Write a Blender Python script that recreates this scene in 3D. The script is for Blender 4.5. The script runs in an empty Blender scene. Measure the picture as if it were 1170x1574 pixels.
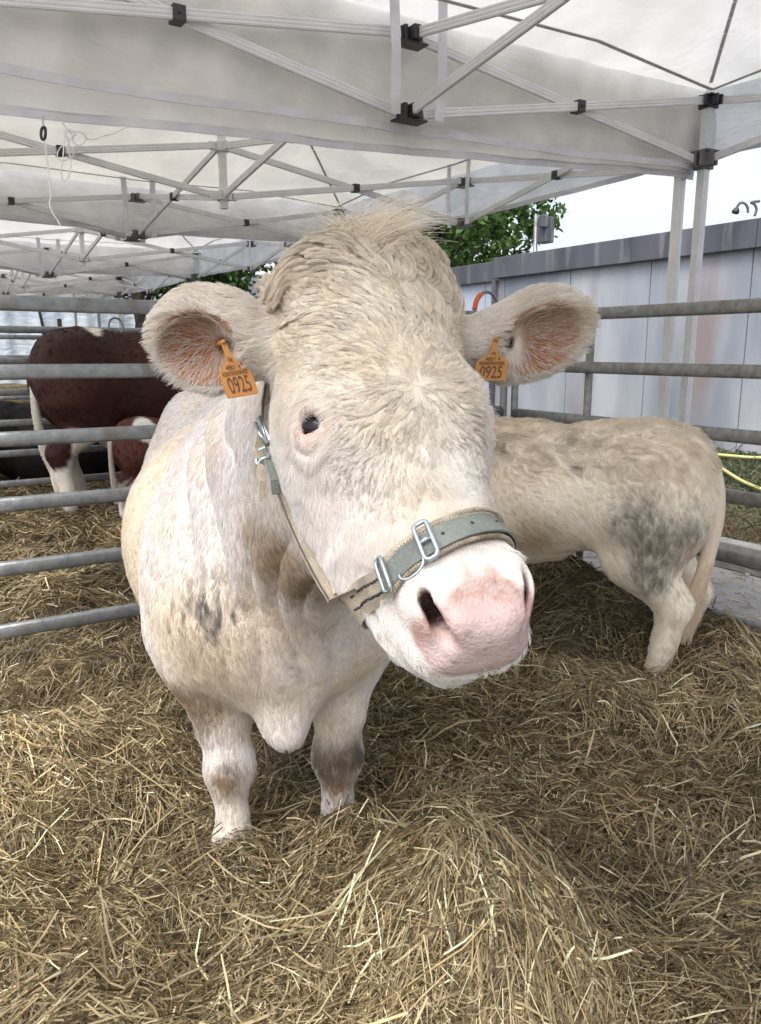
import bpy, bmesh, math, random
import numpy as np
from mathutils import Vector, Matrix
from mathutils.kdtree import KDTree
from mathutils.bvhtree import BVHTree

SC = bpy.context.scene
COL = SC.collection
R = math.radians

# ------------------------------------------------------------------ camera
CAM_F, CAM_CX, CAM_CY, CAM_H = 1200.0, 585.0, 787.0, 1.45
PITCH = math.atan(247 / 1200.0)
cam_d = bpy.data.cameras.new('camera')
cam = bpy.data.objects.new('camera', cam_d)
COL.objects.link(cam)
cam.location = (0, 0, CAM_H)
cam.rotation_euler = (math.pi / 2 - PITCH, 0, 0)
cam_d.sensor_fit = 'HORIZONTAL'
cam_d.sensor_width = 36.0
cam_d.lens = 36.0 * CAM_F / 1170.0
cam_d.clip_start = 0.05
cam_d.clip_end = 600
SC.camera = cam

# ------------------------------------------------------------------ light
SUN_EL, SUN_AZ = R(58), R(200)          # azimuth clockwise from +Y
w = bpy.data.worlds.new('World')
SC.world = w
w.use_nodes = True
nt = w.node_tree
bg = nt.nodes['Background']
sky = nt.nodes.new('ShaderNodeTexSky')
sky.sky_type = 'NISHITA'
sky.sun_disc = False
sky.sun_elevation = SUN_EL
sky.sun_rotation = SUN_AZ
sky.air_density = 1.0
sky.dust_density = 5.0
hs = nt.nodes.new('ShaderNodeHueSaturation')
hs.inputs['Saturation'].default_value = 0.50
nt.links.new(sky.outputs[0], hs.inputs['Color'])
nt.links.new(hs.outputs[0], bg.inputs[0])
bg.inputs[1].default_value = 0.15
sl = bpy.data.lights.new('sun', 'SUN')
sl.energy = 0.5
sl.angle = R(25)
sl.color = (1.0, 0.975, 0.94)
sun = bpy.data.objects.new('sun', sl)
COL.objects.link(sun)
sdir = Vector((math.sin(SUN_AZ) * math.cos(SUN_EL), math.cos(SUN_AZ) * math.cos(SUN_EL), math.sin(SUN_EL)))
sun.rotation_euler = sdir.to_track_quat('Z', 'Y').to_euler()
sun.location = (0, 0, 30)
vs = SC.view_settings
vs.view_transform = 'Standard'
vs.look = 'None'
vs.gamma = 1.0
vs.exposure = 1.27
try:
    SC.cycles.max_bounces = 10
    SC.cycles.diffuse_bounces = 5
    SC.cycles.transmission_bounces = 6
    SC.cycles.transparent_max_bounces = 8
    SC.cycles.use_denoising = True
except Exception:
    pass

# ------------------------------------------------------------------ helpers
_c, _s = math.cos(PITCH), math.sin(PITCH)
def ray(x, y):
    a = (x - CAM_CX) / CAM_F
    b = (CAM_CY - y) / CAM_F
    return np.array([a, _c + b * _s, -_s + b * _c])
def at_y(x, y, Y):
    r = ray(x, y); t = Y / r[1]
    return np.array([r[0] * t, Y, CAM_H + r[2] * t])
def at_z(x, y, Z):
    r = ray(x, y); t = (Z - CAM_H) / r[2]
    return np.array([r[0] * t, r[1] * t, Z])
def proj(p):
    p = np.atleast_2d(p)
    z = p[:, 2] - CAM_H
    d = p[:, 1] * _c - z * _s
    uu = p[:, 1] * _s + z * _c
    return np.stack([CAM_CX + CAM_F * p[:, 0] / d, CAM_CY - CAM_F * uu / d, d], 1)

def tag(o, label=None, cat=None, group=None, kind=None):
    if label: o['label'] = label
    if cat: o['category'] = cat
    if group: o['group'] = group
    if kind: o['kind'] = kind
    return o

def empty(name, loc, label, cat, group=None):
    o = bpy.data.objects.new(name, None)
    o.empty_display_size = 0.1
    COL.objects.link(o)
    o.location = loc
    return tag(o, label, cat, group)

def wmat(o):
    m = o.matrix_basis.copy()
    return m if o.parent is None else wmat(o.parent) @ o.matrix_parent_inverse @ m
def link(o, parent=None):
    """link o; its mesh is in world coordinates and stays there under its parent"""
    COL.objects.link(o)
    if parent is not None:
        o.parent = parent
        o.matrix_parent_inverse = wmat(parent).inverted()
    return o

def np_mesh(name, V, F, mat, parent=None, smooth=True, cols=None, facecols=None):
    """V (n,3) world coordinates, F list or (m,k) array of equal-sided faces."""
    me = bpy.data.meshes.new(name)
    V = np.asarray(V, dtype=np.float32)
    F = np.asarray(F, dtype=np.int32)
    k = F.shape[1]
    me.vertices.add(len(V)); me.vertices.foreach_set('co', V.ravel())
    me.loops.add(F.size); me.loops.foreach_set('vertex_index', F.ravel())
    me.polygons.add(len(F))
    me.polygons.foreach_set('loop_start', np.arange(0, F.size, k, dtype=np.int32))
    me.polygons.foreach_set('loop_total', np.full(len(F), k, dtype=np.int32))
    me.polygons.foreach_set('use_smooth', np.full(len(F), smooth, dtype=bool))
    me.update(calc_edges=True)
    if cols is not None:
        a = me.color_attributes.new('tint', 'FLOAT_COLOR', 'POINT')
        c = np.ones((len(V), 4), dtype=np.float32); c[:, :cols.shape[1]] = cols
        a.data.foreach_set('color', c.ravel())
    if mat: me.materials.append(mat)
    o = bpy.data.objects.new(name, me)
    return link(o, parent)

class MB:
    """collects polygons of any size into one mesh object"""
    def __init__(self): self.v = []; self.f = []; self.sm = []; self.mi = []; self.cur = 0
    def add(self, verts, faces, smooth=False):
        b = len(self.v)
        self.v += [tuple(map(float, q)) for q in verts]
        self.f += [tuple(b + i for i in f) for f in faces]
        self.sm += [smooth] * len(faces); self.mi += [self.cur] * len(faces)
    def box(self, c, size, ax=None):
        c = np.array(c, float); s = np.array(size, float) / 2
        ax = np.eye(3) if ax is None else np.array(ax, float)
        P = []
        for i in (-1, 1):
            for j in (-1, 1):
                for k in (-1, 1):
                    P.append(c + ax[0] * s[0] * i + ax[1] * s[1] * j + ax[2] * s[2] * k)
        self.add(P, [(0, 1, 3, 2), (4, 6, 7, 5), (0, 4, 5, 1), (2, 3, 7, 6), (0, 2, 6, 4), (1, 5, 7, 3)])
    def sweep(self, path, prof, side=None, smooth=True, caps=True, scale=None):
        """sweep a closed profile [(a,b)...] along path; side = preferred direction of the a axis"""
        path = np.array(path, float); n = len(path); m = len(prof)
        T = np.zeros_like(path)
        T[1:-1] = path[2:] - path[:-2]; T[0] = path[1] - path[0]; T[-1] = path[-1] - path[-2]
        T /= np.linalg.norm(T, axis=1)[:, None] + 1e-12
        if side is None:
            side = np.array([0, 0, 1.0]) if abs(T[0][2]) < .9 else np.array([1.0, 0, 0])
        vs_ = []
        a = np.array(side, float) if np.ndim(side) == 1 else None
        for i in range(n):
            if a is None or np.ndim(side) == 2: ai = np.array(side[i], float)
            else: ai = a
            ai = ai - T[i] * ai.dot(T[i]); ai /= np.linalg.norm(ai) + 1e-12
            if np.ndim(side) == 1: a = ai
            b = np.cross(T[i], ai)
            sc = 1 if scale is None else scale[i]
            for (x, y) in prof: vs_.append(path[i] + ai * x * sc + b * y * sc)
        fs = []
        for i in range(n - 1):
            for j in range(m):
                k = (j + 1) % m
                fs.append((i * m + j, i * m + k, (i + 1) * m + k, (i + 1) * m + j))
        if caps:
            fs.append(tuple(range(m))[::-1]); fs.append(tuple((n - 1) * m + j for j in range(m)))
        self.add(vs_, fs, smooth)
    def tube(self, path, r, seg=10, smooth=True, scale=None):
        self.sweep(path, [(r * math.cos(2 * math.pi * i / seg), r * math.sin(2 * math.pi * i / seg)) for i in range(seg)], smooth=smooth, scale=scale)
    def build(self, name, mat, parent=None, bevel=0):
        me = bpy.data.meshes.new(name)
        me.from_pydata(self.v, [], self.f)
        me.polygons.foreach_set('use_smooth', self.sm)
        for m_ in (mat if isinstance(mat, (list, tuple)) else [mat]): me.materials.append(m_)
        me.polygons.foreach_set('material_index', self.mi)
        me.update()
        o = link(bpy.data.objects.new(name, me), parent)
        if bevel:
            m = o.modifiers.new('bevel', 'BEVEL'); m.width = bevel; m.segments = 2; m.limit_method = 'ANGLE'
        return o

# value noise in numpy
def _hash(ix, iy, iz, seed):
    h = (ix.astype(np.int64) * 374761393 + iy.astype(np.int64) * 668265263 + iz.astype(np.int64) * 2147483647 + seed * 974634777) & 0xffffffff
    h = ((h ^ (h >> 13)) * 1274126177) & 0xffffffff
    h = (h ^ (h >> 16)) & 0xffffff
    return h.astype(np.float64) / 0xffffff
def vnoise(p, freq=1.0, seed=0, octaves=1):
    p = np.asarray(p, float); out = np.zeros(len(p)); amp = 1; tot = 0
    for o in range(octaves):
        q = p * freq * (2 ** o) + seed * 17.31 + o * 5.7
        if q.ndim == 1: q = q[:, None]
        if q.shape[1] < 3: q = np.hstack([q, np.zeros((len(q), 3 - q.shape[1]))])
        i = np.floor(q); f = q - i; f = f * f * (3 - 2 * f)
        r = 0
        for a in (0, 1):
            for b in (0, 1):
                for c in (0, 1):
                    wgt = (f[:, 0] if a else 1 - f[:, 0]) * (f[:, 1] if b else 1 - f[:, 1]) * (f[:, 2] if c else 1 - f[:, 2])
                    r = r + wgt * _hash(i[:, 0] + a, i[:, 1] + b, i[:, 2] + c, seed + o * 7)
        out += amp * r; tot += amp; amp *= .5
    return out / tot          # 0..1
def sstep(a, b, x):
    t = np.clip((x - a) / (b - a), 0, 1); return t * t * (3 - 2 * t)
def nrm(a): return a / (np.linalg.norm(a, axis=-1, keepdims=True) + 1e-12)

# ------------------------------------------------------------------ materials
def new_mat(name):
    m = bpy.data.materials.new(name); m.use_nodes = True
    return m, m.node_tree, m.node_tree.nodes['Principled BSDF']
def mat_noise(name, c1, c2, scale=8, rough=.6, metal=0.0, bump=0.0, bscale=60, detail=4, c3=None, s3=2.0, spec=.5, stretch=None):
    m, t, p = new_mat(name)
    N = t.nodes.new; Lk = t.links.new
    tc = N('ShaderNodeTexCoord'); src = tc.outputs['Object']
    if stretch:
        mp = N('ShaderNodeMapping'); mp.inputs['Scale'].default_value = stretch
        Lk(src, mp.inputs['Vector']); src = mp.outputs[0]
    n1 = N('ShaderNodeTexNoise'); n1.inputs['Scale'].default_value = scale; n1.inputs['Detail'].default_value = detail
    Lk(src, n1.inputs['Vector'])
    cr = N('ShaderNodeValToRGB'); cr.color_ramp.elements[0].position = .32; cr.color_ramp.elements[1].position = .68
    cr.color_ramp.elements[0].color = (*c1, 1); cr.color_ramp.elements[1].color = (*c2, 1)
    Lk(n1.outputs[0], cr.inputs[0]); out = cr.outputs[0]
    if c3:
        n3 = N('ShaderNodeTexNoise'); n3.inputs['Scale'].default_value = s3; n3.inputs['Detail'].default_value = 6
        Lk(src, n3.inputs['Vector'])
        r3 = N('ShaderNodeValToRGB'); r3.color_ramp.elements[0].position = .54; r3.color_ramp.elements[1].position = .70
        Lk(n3.outputs[0], r3.inputs[0])
        mx = N('ShaderNodeMixRGB'); mx.inputs[2].default_value = (*c3, 1)
        Lk(r3.outputs[0], mx.inputs[0]); Lk(out, mx.inputs[1]); out = mx.outputs[0]
    Lk(out, p.inputs['Base Color'])
    p.inputs['Roughness'].default_value = rough
    p.inputs['Metallic'].default_value = metal
    p.inputs['Specular IOR Level'].default_value = spec
    if bump:
        nb = N('ShaderNodeTexNoise'); nb.inputs['Scale'].default_value = bscale; nb.inputs['Detail'].default_value = 5
        Lk(src, nb.inputs['Vector'])
        b = N('ShaderNodeBump'); b.inputs['Strength'].default_value = bump; b.inputs['Distance'].default_value = .01
        Lk(nb.outputs[0], b.inputs['Height']); Lk(b.outputs[0], p.inputs['Normal'])
    return m
def mat_tint(name, rough=.7, sss=0, bump=0, bscale=300, spec=.3, vary=.0, transl=0):
    m, t, p = new_mat(name)
    a = t.nodes.new('ShaderNodeAttribute'); a.attribute_name = 'tint'
    t.links.new(a.outputs['Color'], p.inputs['Base Color'])
    p.inputs['Roughness'].default_value = rough
    p.inputs['Specular IOR Level'].default_value = spec
    if sss:
        p.inputs['Subsurface Weight'].default_value = sss
        p.inputs['Subsurface Radius'].default_value = (1, .35, .2)
        p.inputs['Subsurface Scale'].default_value = .008
    if bump:
        tc = t.nodes.new('ShaderNodeTexCoord')
        nb = t.nodes.new('ShaderNodeTexNoise'); nb.inputs['Scale'].default_value = bscale; nb.inputs['Detail'].default_value = 3
        t.links.new(tc.outputs['Object'], nb.inputs['Vector'])
        b = t.nodes.new('ShaderNodeBump'); b.inputs['Strength'].default_value = bump; b.inputs['Distance'].default_value = .004
        t.links.new(nb.outputs[0], b.inputs['Height']); t.links.new(b.outputs[0], p.inputs['Normal'])
    if transl:
        tr = t.nodes.new('ShaderNodeBsdfTranslucent'); mx = t.nodes.new('ShaderNodeMixShader')
        mx.inputs[0].default_value = transl
        t.links.new(a.outputs['Color'], tr.inputs[0])
        t.links.new(p.outputs[0], mx.inputs[1]); t.links.new(tr.outputs[0], mx.inputs[2])
        t.links.new(mx.outputs[0], t.nodes['Material Output'].inputs[0])
    return m

M = {}
M['galv'] = mat_noise('galvanised_steel', (.20, .215, .225), (.29, .305, .315), 25, .45, .6, .2, 120, c3=(.17, .155, .135), s3=6)
M['galv_rough'] = mat_noise('weathered_steel', (.20, .20, .19), (.32, .32, .305), 30, .55, .55, .3, 150, c3=(.20, .18, .15), s3=9)
M['alu'] = mat_noise('tent_aluminium', (.60, .605, .61), (.68, .685, .69), 10, .5, .12, .03, 80, stretch=(1, 1, 1))
M['alu_white'] = mat_noise('white_leg', (.66, .66, .65), (.74, .74, .73), 6, .45, 0.0)
M['black'] = mat_noise('black_plastic', (.02, .02, .022), (.04, .04, .042), 40, .5, 0, .1)
M['grey_plastic'] = mat_noise('grey_plastic', (.10, .10, .105), (.15, .15, .155), 40, .5, 0, .1)
# shared grid directions of pens and tents
_A = R(32.3)
U = np.array([math.cos(_A), math.sin(_A), 0.0]); Vv = np.array([-math.sin(_A), math.cos(_A), 0.0]); Z = np.array([0, 0, 1.0])
# ------------------------------------------------------------------ implicit bodies
class Prim:
    def __init__(self, fn, lo, hi, k, op='add', tagname='body'): self.fn = fn; self.lo = np.array(lo, float); self.hi = np.array(hi, float); self.k = k; self.op = op; self.tag = tagname
def ell(c, r, ax=None, k=.05, op='add', tg='body'):
    c = np.array(c, float); r = np.array(r, float); A = np.eye(3) if ax is None else np.array(ax, float)   # rows = axes
    def fn(p):
        q = (p - c) @ A.T
        k0 = np.linalg.norm(q / r, axis=-1); k1 = np.linalg.norm(q / (r * r), axis=-1)
        return k0 * (k0 - 1.0) / (k1 + 1e-9)
    e = np.sqrt(((A * r[:, None]) ** 2).sum(0))
    return Prim(fn, c - e, c + e, k, op, tg)
def cap(a, b, ra, rb, w=None, wa=None, wb=None, k=.05, op='add', tg='body'):
    """tapered capsule; with w its section is wa/wb wide along w and ra/rb in the other direction"""
    a = np.array(a, float); b = np.array(b, float); ab = b - a; L2 = ab.dot(ab)
    if w is not None: w = nrm(np.array(w, float) - ab * (np.dot(w, ab) / L2))
    def fn(p):
        d = p - a
        t = np.clip((d @ ab) / L2, 0, 1)
        e = d - t[..., None] * ab
        r = ra + (rb - ra) * t
        if w is None: return np.linalg.norm(e, axis=-1) - r
        x = e @ w; o2 = np.maximum((e * e).sum(-1) - x * x, 0)
        rw = wa + (wb - wa) * t
        k0 = np.sqrt(x * x / rw ** 2 + o2 / r ** 2); k1 = np.sqrt(x * x / rw ** 4 + o2 / r ** 4)
        return k0 * (k0 - 1) / (k1 + 1e-9)
    m = max(ra, rb, wa or 0, wb or 0)
    return Prim(fn, np.minimum(a, b) - m, np.maximum(a, b) + m, k, op, tg)
def smin(a, b, k):
    h = np.maximum(k - np.abs(a - b), 0) / k
    return np.minimum(a, b) - h * h * k * .25
def smax(a, b, k): return -smin(-a, -b, k)
def xf(prims, o, A, s=1.0):
    """place prims given in a local frame: world = o + s*A@local (A columns = local axes)"""
    o = np.array(o, float); A = np.array(A, float); out = []
    for q in prims:
        f = q.fn
        def fn(p, f=f): return f(((p - o) @ A) / s) * s
        cs = np.array([[x, y, z] for x in (q.lo[0], q.hi[0]) for y in (q.lo[1], q.hi[1]) for z in (q.lo[2], q.hi[2])])
        W = o + s * cs @ A.T
        out.append(Prim(fn, W.min(0), W.max(0), q.k * s, q.op, q.tag))
    return out
def axis_pts(lo, hi, flo, fhi, coarse, fine):
    if flo is None: return np.arange(lo, hi + coarse, coarse)
    a = [lo]; x = lo
    while x < hi:
        d = max(flo - x, x - fhi, 0)
        x += min(coarse, fine + d * .12); a.append(x)
    return np.array(a)
def mesh_prims(prims, coarse, fine=None, flo=None, fhi=None):
    adds = [q for q in prims if q.op == 'add']
    lo = np.min([q.lo for q in adds], 0) - .05; hi = np.max([q.hi for q in adds], 0) + .05
    ax = [axis_pts(lo[i], hi[i], None if flo is None else flo[i], None if fhi is None else fhi[i], coarse, fine or coarse) for i in range(3)]
    D = np.full([len(a) for a in ax], .3, dtype=np.float32)
    for q in prims:
        mg = q.k + .04
        sl_ = []
        for i in range(3):
            i0 = max(0, np.searchsorted(ax[i], q.lo[i] - mg) - 1); i1 = min(len(ax[i]), np.searchsorted(ax[i], q.hi[i] + mg) + 1)
            sl_.append(slice(i0, i1))
        g = np.stack(np.meshgrid(*[ax[i][sl_[i]] for i in range(3)], indexing='ij'), -1)
        if g.size == 0: continue
        d = q.fn(g).astype(np.float32)
        s = tuple(sl_)
        D[s] = smin(D[s], d, q.k) if q.op == 'add' else smax(D[s], -d, q.k)
    return surface_nets(D, ax)
def surface_nets(D, ax):
    n = np.array(D.shape); ins = D < 0
    c = np.zeros(n - 1, dtype=np.int8)
    for i in (0, 1):
        for j in (0, 1):
            for k in (0, 1):
                c += ins[i:n[0] - 1 + i, j:n[1] - 1 + j, k:n[2] - 1 + k]
    act = (c > 0) & (c < 8)
    idx = np.argwhere(act)
    vid = np.full(act.shape, -1, dtype=np.int64); vid[act] = np.arange(len(idx))
    P = np.zeros((len(idx), 3)); cnt = np.zeros(len(idx))
    cor = [(i, j, k) for i in (0, 1) for j in (0, 1) for k in (0, 1)]
    def val(o): return D[idx[:, 0] + o[0], idx[:, 1] + o[1], idx[:, 2] + o[2]]
    def pos(o): return np.stack([ax[a][idx[:, a] + o[a]] for a in range(3)], 1)
    for o in cor:
        for a in range(3):
            if o[a]: continue
            o2 = list(o); o2[a] = 1; o2 = tuple(o2)
            v1, v2 = val(o), val(o2); m = (v1 < 0) != (v2 < 0)
            t = np.where(m, v1 / np.where(v1 == v2, 1, (v1 - v2)), 0)[:, None]
            q = pos(o) * (1 - t) + pos(o2) * t
            P += np.where(m[:, None], q, 0); cnt += m
    P /= cnt[:, None]
    F = []
    for a in range(3):
        b, c2 = (a + 1) % 3, (a + 2) % 3
        s1 = [slice(None)] * 3; s2 = [slice(None)] * 3
        s1[a] = slice(0, -1); s2[a] = slice(1, None)
        x1, x2 = ins[tuple(s1)], ins[tuple(s2)]
        e = np.argwhere(x1 != x2)
        e = e[(e[:, b] > 0) & (e[:, c2] > 0) & (e[:, b] < n[b] - 1) & (e[:, c2] < n[c2] - 1)]
        s = x1[e[:, 0], e[:, 1], e[:, 2]]
        def gv(db, dc):
            q = e.copy(); q[:, b] += db; q[:, c2] += dc
            return vid[q[:, 0], q[:, 1], q[:, 2]]
        Q = np.stack([gv(-1, -1), gv(0, -1), gv(0, 0), gv(-1, 0)], 1)
        Q[~s] = Q[~s][:, ::-1]
        F.append(Q)
    F = np.vstack(F)
    F = F[(F >= 0).all(1)]
    return P, F
def smooth_mesh(P, F, it=1, lam=.5):
    E_ = np.vstack([F[:, [i, (i + 1) % 4]] for i in range(4)])
    for _ in range(it):
        acc = np.zeros_like(P); cnt = np.bincount(E_.ravel(), minlength=len(P)).astype(float)
        for a in range(3):
            acc[:, a] = np.bincount(E_[:, 0], P[E_[:, 1], a], len(P)) + np.bincount(E_[:, 1], P[E_[:, 0], a], len(P))
        P = P + lam * (acc / cnt[:, None] - P)
    return P
def vnormals(P, F):
    n = np.cross(P[F[:, 2]] - P[F[:, 0]], P[F[:, 3]] - P[F[:, 1]])
    N = np.zeros_like(P)
    for i in range(4):
        for a in range(3): N[:, a] += np.bincount(F[:, i], n[:, a], len(P))
    return nrm(N)
def prim_dist(prims, p, tg, op='add'):
    d = np.full(len(p), 9.0)
    for q in prims:
        if q.tag == tg and q.op == op: d = np.minimum(d, q.fn(p))
    return d
def biggest(P, F):
    """drop small loose pieces"""
    lab = np.arange(len(P))
    for _ in range(400):
        m = lab[F].min(1); new = lab.copy()
        for i in range(4): np.minimum.at(new, F[:, i], m)
        new = new[new]
        if (new == lab).all(): break
        lab = new
    u, c = np.unique(lab, return_counts=True); keep = lab == u[c.argmax()]
    F = F[keep[F].all(1)]; mp = np.cumsum(keep) - 1
    return P[keep], mp[F]

# ------------------------------------------------------------------ hair strands
def hair_obj(name, pts, rad, cols, mat, parent, taper=.35):
    """pts (n,k,3) world, rad (n,), cols (n,3)"""
    n, k = pts.shape[:2]
    hc = bpy.data.hair_curves.new(name)
    hc.add_curves([k] * n)
    hc.attributes['position'].data.foreach_set('vector', pts.astype(np.float32).ravel())
    ra = hc.attributes.get('radius') or hc.attributes.new('radius', 'FLOAT', 'POINT')
    prof = 1 - (1 - taper) * np.linspace(0, 1, k) ** 1.5
    ra.data.foreach_set('value', (rad[:, None] * prof[None]).astype(np.float32).ravel())
    ca = hc.attributes.new('tint', 'FLOAT_COLOR', 'CURVE')
    c4 = np.ones((n, 4), dtype=np.float32); c4[:, :3] = cols
    ca.data.foreach_set('color', c4.ravel())
    hc.materials.append(mat)
    return link(bpy.data.objects.new(name, hc), parent)
def sample(P, F, N, n, wfun, rng):
    A = np.linalg.norm(np.cross(P[F[:, 2]] - P[F[:, 0]], P[F[:, 3]] - P[F[:, 1]]), axis=1) * .5
    wgt = A * wfun[F].mean(1); cum = np.cumsum(wgt)
    f = np.searchsorted(cum, rng.random(n) * cum[-1]); f = np.minimum(f, len(F) - 1)
    a, b = rng.random(n), rng.random(n)
    W = np.stack([(1 - a) * (1 - b), a * (1 - b), a * b, (1 - a) * b], 1)
    Q = F[f]
    return (P[Q] * W[..., None]).sum(1), nrm((N[Q] * W[..., None]).sum(1)), Q, W
def grow(P, N, Fl, L, lift, curl, wave, ph, k=6, droop=0.0):
    Fl = nrm(Fl - N * (Fl * N).sum(1)[:, None]); B = np.cross(N, Fl)
    t = np.linspace(0, 1, k)[None, :, None]
    Lx = L[:, None, None]; lf = lift[:, None, None]
    q = P[:, None] + Fl[:, None] * Lx * t * np.sqrt(np.maximum(1 - lf ** 2, .05)) + N[:, None] * Lx * (lf * t - .35 * lf * t * t)
    an = 2 * math.pi * wave[:, None, None] * t + ph[:, None, None]
    q += B[:, None] * (curl[:, None, None] * Lx) * (np.sin(an) - np.sin(ph)[:, None, None]) * t ** .7
    q += N[:, None] * (curl[:, None, None] * Lx * .45) * (np.cos(an) - np.cos(ph)[:, None, None]) * t
    q[..., 2] -= droop * L[:, None] * t[..., 0] ** 2
    return q
def clump(q, P, cen, gq, strength):
    kd = KDTree(len(cen))
    for i, c in enumerate(cen): kd.insert(c, i)
    kd.balance()
    idx = np.array([kd.find(p)[1] for p in P])
    t = np.linspace(0, 1, q.shape[1])[None, :, None]
    return q * (1 - strength * t) + (gq[idx]) * (strength * t), idx
# ------------------------------------------------------------------ cattle
def head_prims(px_=0.0, slimr=1.0):
    """head in its own frame: x to the side, y down the face, z out of the face (metres, adult cow)"""
    P = []
    A = lambda q: P.append(q)
    t = 'head'
    A(ell((0, .13, -.11), (.122, .19, .11), k=.05, tg=t))
    A(cap((0, .04, -.085), (0, .24, -.078), .082, .078, (1, 0, 0), .116, .116, k=.05, tg=t))
    A(ell((px_, -.012, -.060), (.118, .078, .078), k=.06, tg=t))
    for s in (-1, 1):
        nr_ = 1.0 if s < 0 else slimr
        A(ell((s * .098 * nr_, .230, -.060), (.036, .055, .044), k=.045, tg=t))
        A(cap((s * .090 * nr_, .20, -.17), (s * .074 * nr_, .36, -.15), .10, .062, (1, 0, 0), .060, .044, k=.05, tg=t))
        A(cap((s * .074, .12, -.235), (s * .052, .43, -.18), .055, .038, k=.05, tg=t))
    A(cap((0, .24, -.085), (0, .455, -.085), .070, .055, (1, 0, 0), .084, .062, k=.06, tg=t))
    A(ell((0, .485, -.108), (.072, .060, .066), k=.04, tg=t))
    A(cap((-.034, .532, -.116), (.034, .532, -.116), .038, .038, k=.035, tg=t))
    A(ell((0, .505, -.085), (.050, .035, .045), k=.03, tg=t))
    for s in (-1, 1):
        A(ell((s * .046, .500, -.068), (.032, .040, .034), k=.025, tg=t))
        A(ell((s * .044, .475, -.160), (.038, .058, .042), k=.035, tg=t))
    A(ell((0, .502, -.180), (.052, .050, .032), k=.010, tg=t))
    A(cap((0, .36, -.20), (0, .47, -.208), .050, .036, (1, 0, 0), .05, .05, k=.04, tg=t))
    # nostrils: comma-shaped hollows, wide at the inner top end, a slit towards the side
    for s in (-1, 1):
        A(ell((s * .026, .548, -.060), (.018, .008, .014), k=.03, tg=t))
        for dy, rr in ((.012, .0062), (-.004, .0078), (-.022, .0085)):
            A(cap((s * (.024 if s < 0 else .038), .560 + dy, -.082), (s * .044, .550 + dy, -.071), rr * 1.1, rr * 1.15, k=.008, op='sub', tg=t))
            A(cap((s * .044, .550 + dy, -.071), (s * .068, .524 + dy, -.040), rr * 1.25, rr * .8, k=.008, op='sub', tg=t))
        A(ell((s * .060, .562, -.082), (.015, .009, .012), k=.016, op='sub', tg=t))
    A(ell((.008, .549, -.098), (.036, .014, .028), k=.035, tg=t))
    return P
HEAD_R = np.array([[.945, .2804, .159], [.319, -.702, -.622], [.065, -.639, .7533]])
HEAD_O = np.array([-.034, 1.200, 1.565]); HEAD_S = 1.03
def ear_prims(c, el, eo, L=.105, W=.078, base=None, tg='ear', D=.045, dn=0.0):
    el = nrm(np.array(el, float)); eo = np.array(eo, float); eo = nrm(eo - el * eo.dot(el)); ew = np.cross(eo, el)
    c = np.array(c, float); ax = np.array([el, ew, eo])
    P = [ell(c, (L, W, D), ax, k=.02, tg=tg)]
    P.append(ell(c + eo * D * .78 + el * .002 + ew * dn, (L * .80, W * .70, D * 1.1), ax, k=.012, op='sub', tg=tg))
    if base is not None:
        P.append(cap(c - el * L * .72 - eo * .01, base, .038, .042, k=.05, tg=tg))
    return P

def body_prims(slim=0.0, neck_to=None, fore=(0, 0), hind=(0, 0), belly=1.0, stance=.145, legs=True, lw=1.0):
    """x forward, y to the animal's left, z up; origin between the front hooves"""
    P = []; A = P.append
    A(ell((-.06, 0, .84 + .06 * slim), (.34, .315 - .05 * slim, .36 - .06 * slim), k=.12))
    A(ell((-.68, 0, .79 + .13 * slim), (.68, (.415 - .10 * slim) * belly, (.42 - .12 * slim) * belly), k=.16))
    A(ell((-1.36, 0, .95), (.36, .27, .32), k=.12))
    A(cap((-.10, 0, 1.12), (-1.50, 0, 1.11), .12, .12, k=.14))
    A(ell((-.12, 0, 1.10), (.26, .12, .15), k=.12))
    for s in (-1, 1):
        A(ell((.02, s * .205, .84), (.20, .12, .27), k=.10))
        A(ell((-1.42, s * .17, .90), (.27, .14, .33), k=.10))
        if legs:
            fx = fore[0] if s < 0 else fore[1]; hx = hind[0] if s < 0 else hind[1]
            A(cap((-.02, s * .19, .70), (fx * .3, s * (stance + .02), .46), .135, .068, k=.08))
            A(cap((fx * .3, s * (stance + .012), .47), (fx * .6, s * stance, .33), .066, .056, k=.04))
            A(ell((fx * .6 + .012, s * stance, .325), (.066, .062, .074), k=.04))
            A(cap((fx * .6, s * stance, .30), (fx * .9, s * stance, .12), .045, .044, k=.04))
            A(ell((fx * .9, s * stance, .10), (.056, .056, .05), k=.03))
            A(cap((fx * .9 + .02, s * stance, .07), (fx + .045, s * stance, .0), .052, .068, k=.02, tg='hoof'))
            # hind leg: stifle forward, hock back
            A(cap((-1.42, s * .18, .84), (-1.33 - .08 * slim + hx * .3, s * .17, .66), .19, .12, k=.10))
            A(cap((-1.33 - .08 * slim + hx * .3, s * .17, .66), (-1.58 + hx * .7, s * .14, .46), .118 * lw, .068 * lw, k=.06))
            A(ell((-1.59 + hx * .7, s * .14, .44), (.068 * lw, .050 * lw, .080), k=.04))
            A(cap((-1.58 + hx * .7, s * .14, .43), (-1.54 + hx, s * .14, .13), .056 * lw, .050 * lw, k=.04))
            A(ell((-1.54 + hx, s * .14, .10), (.055, .052, .05), k=.03))
            A(cap((-1.53 + hx, s * .14, .07), (-1.50 + hx, s * .14, .0), .05, .062, k=.02, tg='hoof'))
    A(ell((-.55, 0, .50 + .16 * slim), (.45, .16, .10), k=.12))
    return P
def frame(fwd):
    f = nrm(np.array([fwd[0], fwd[1], 0.0])); l = np.array([-f[1], f[0], 0.0])
    return np.stack([f, l, Z], 1)

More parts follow.
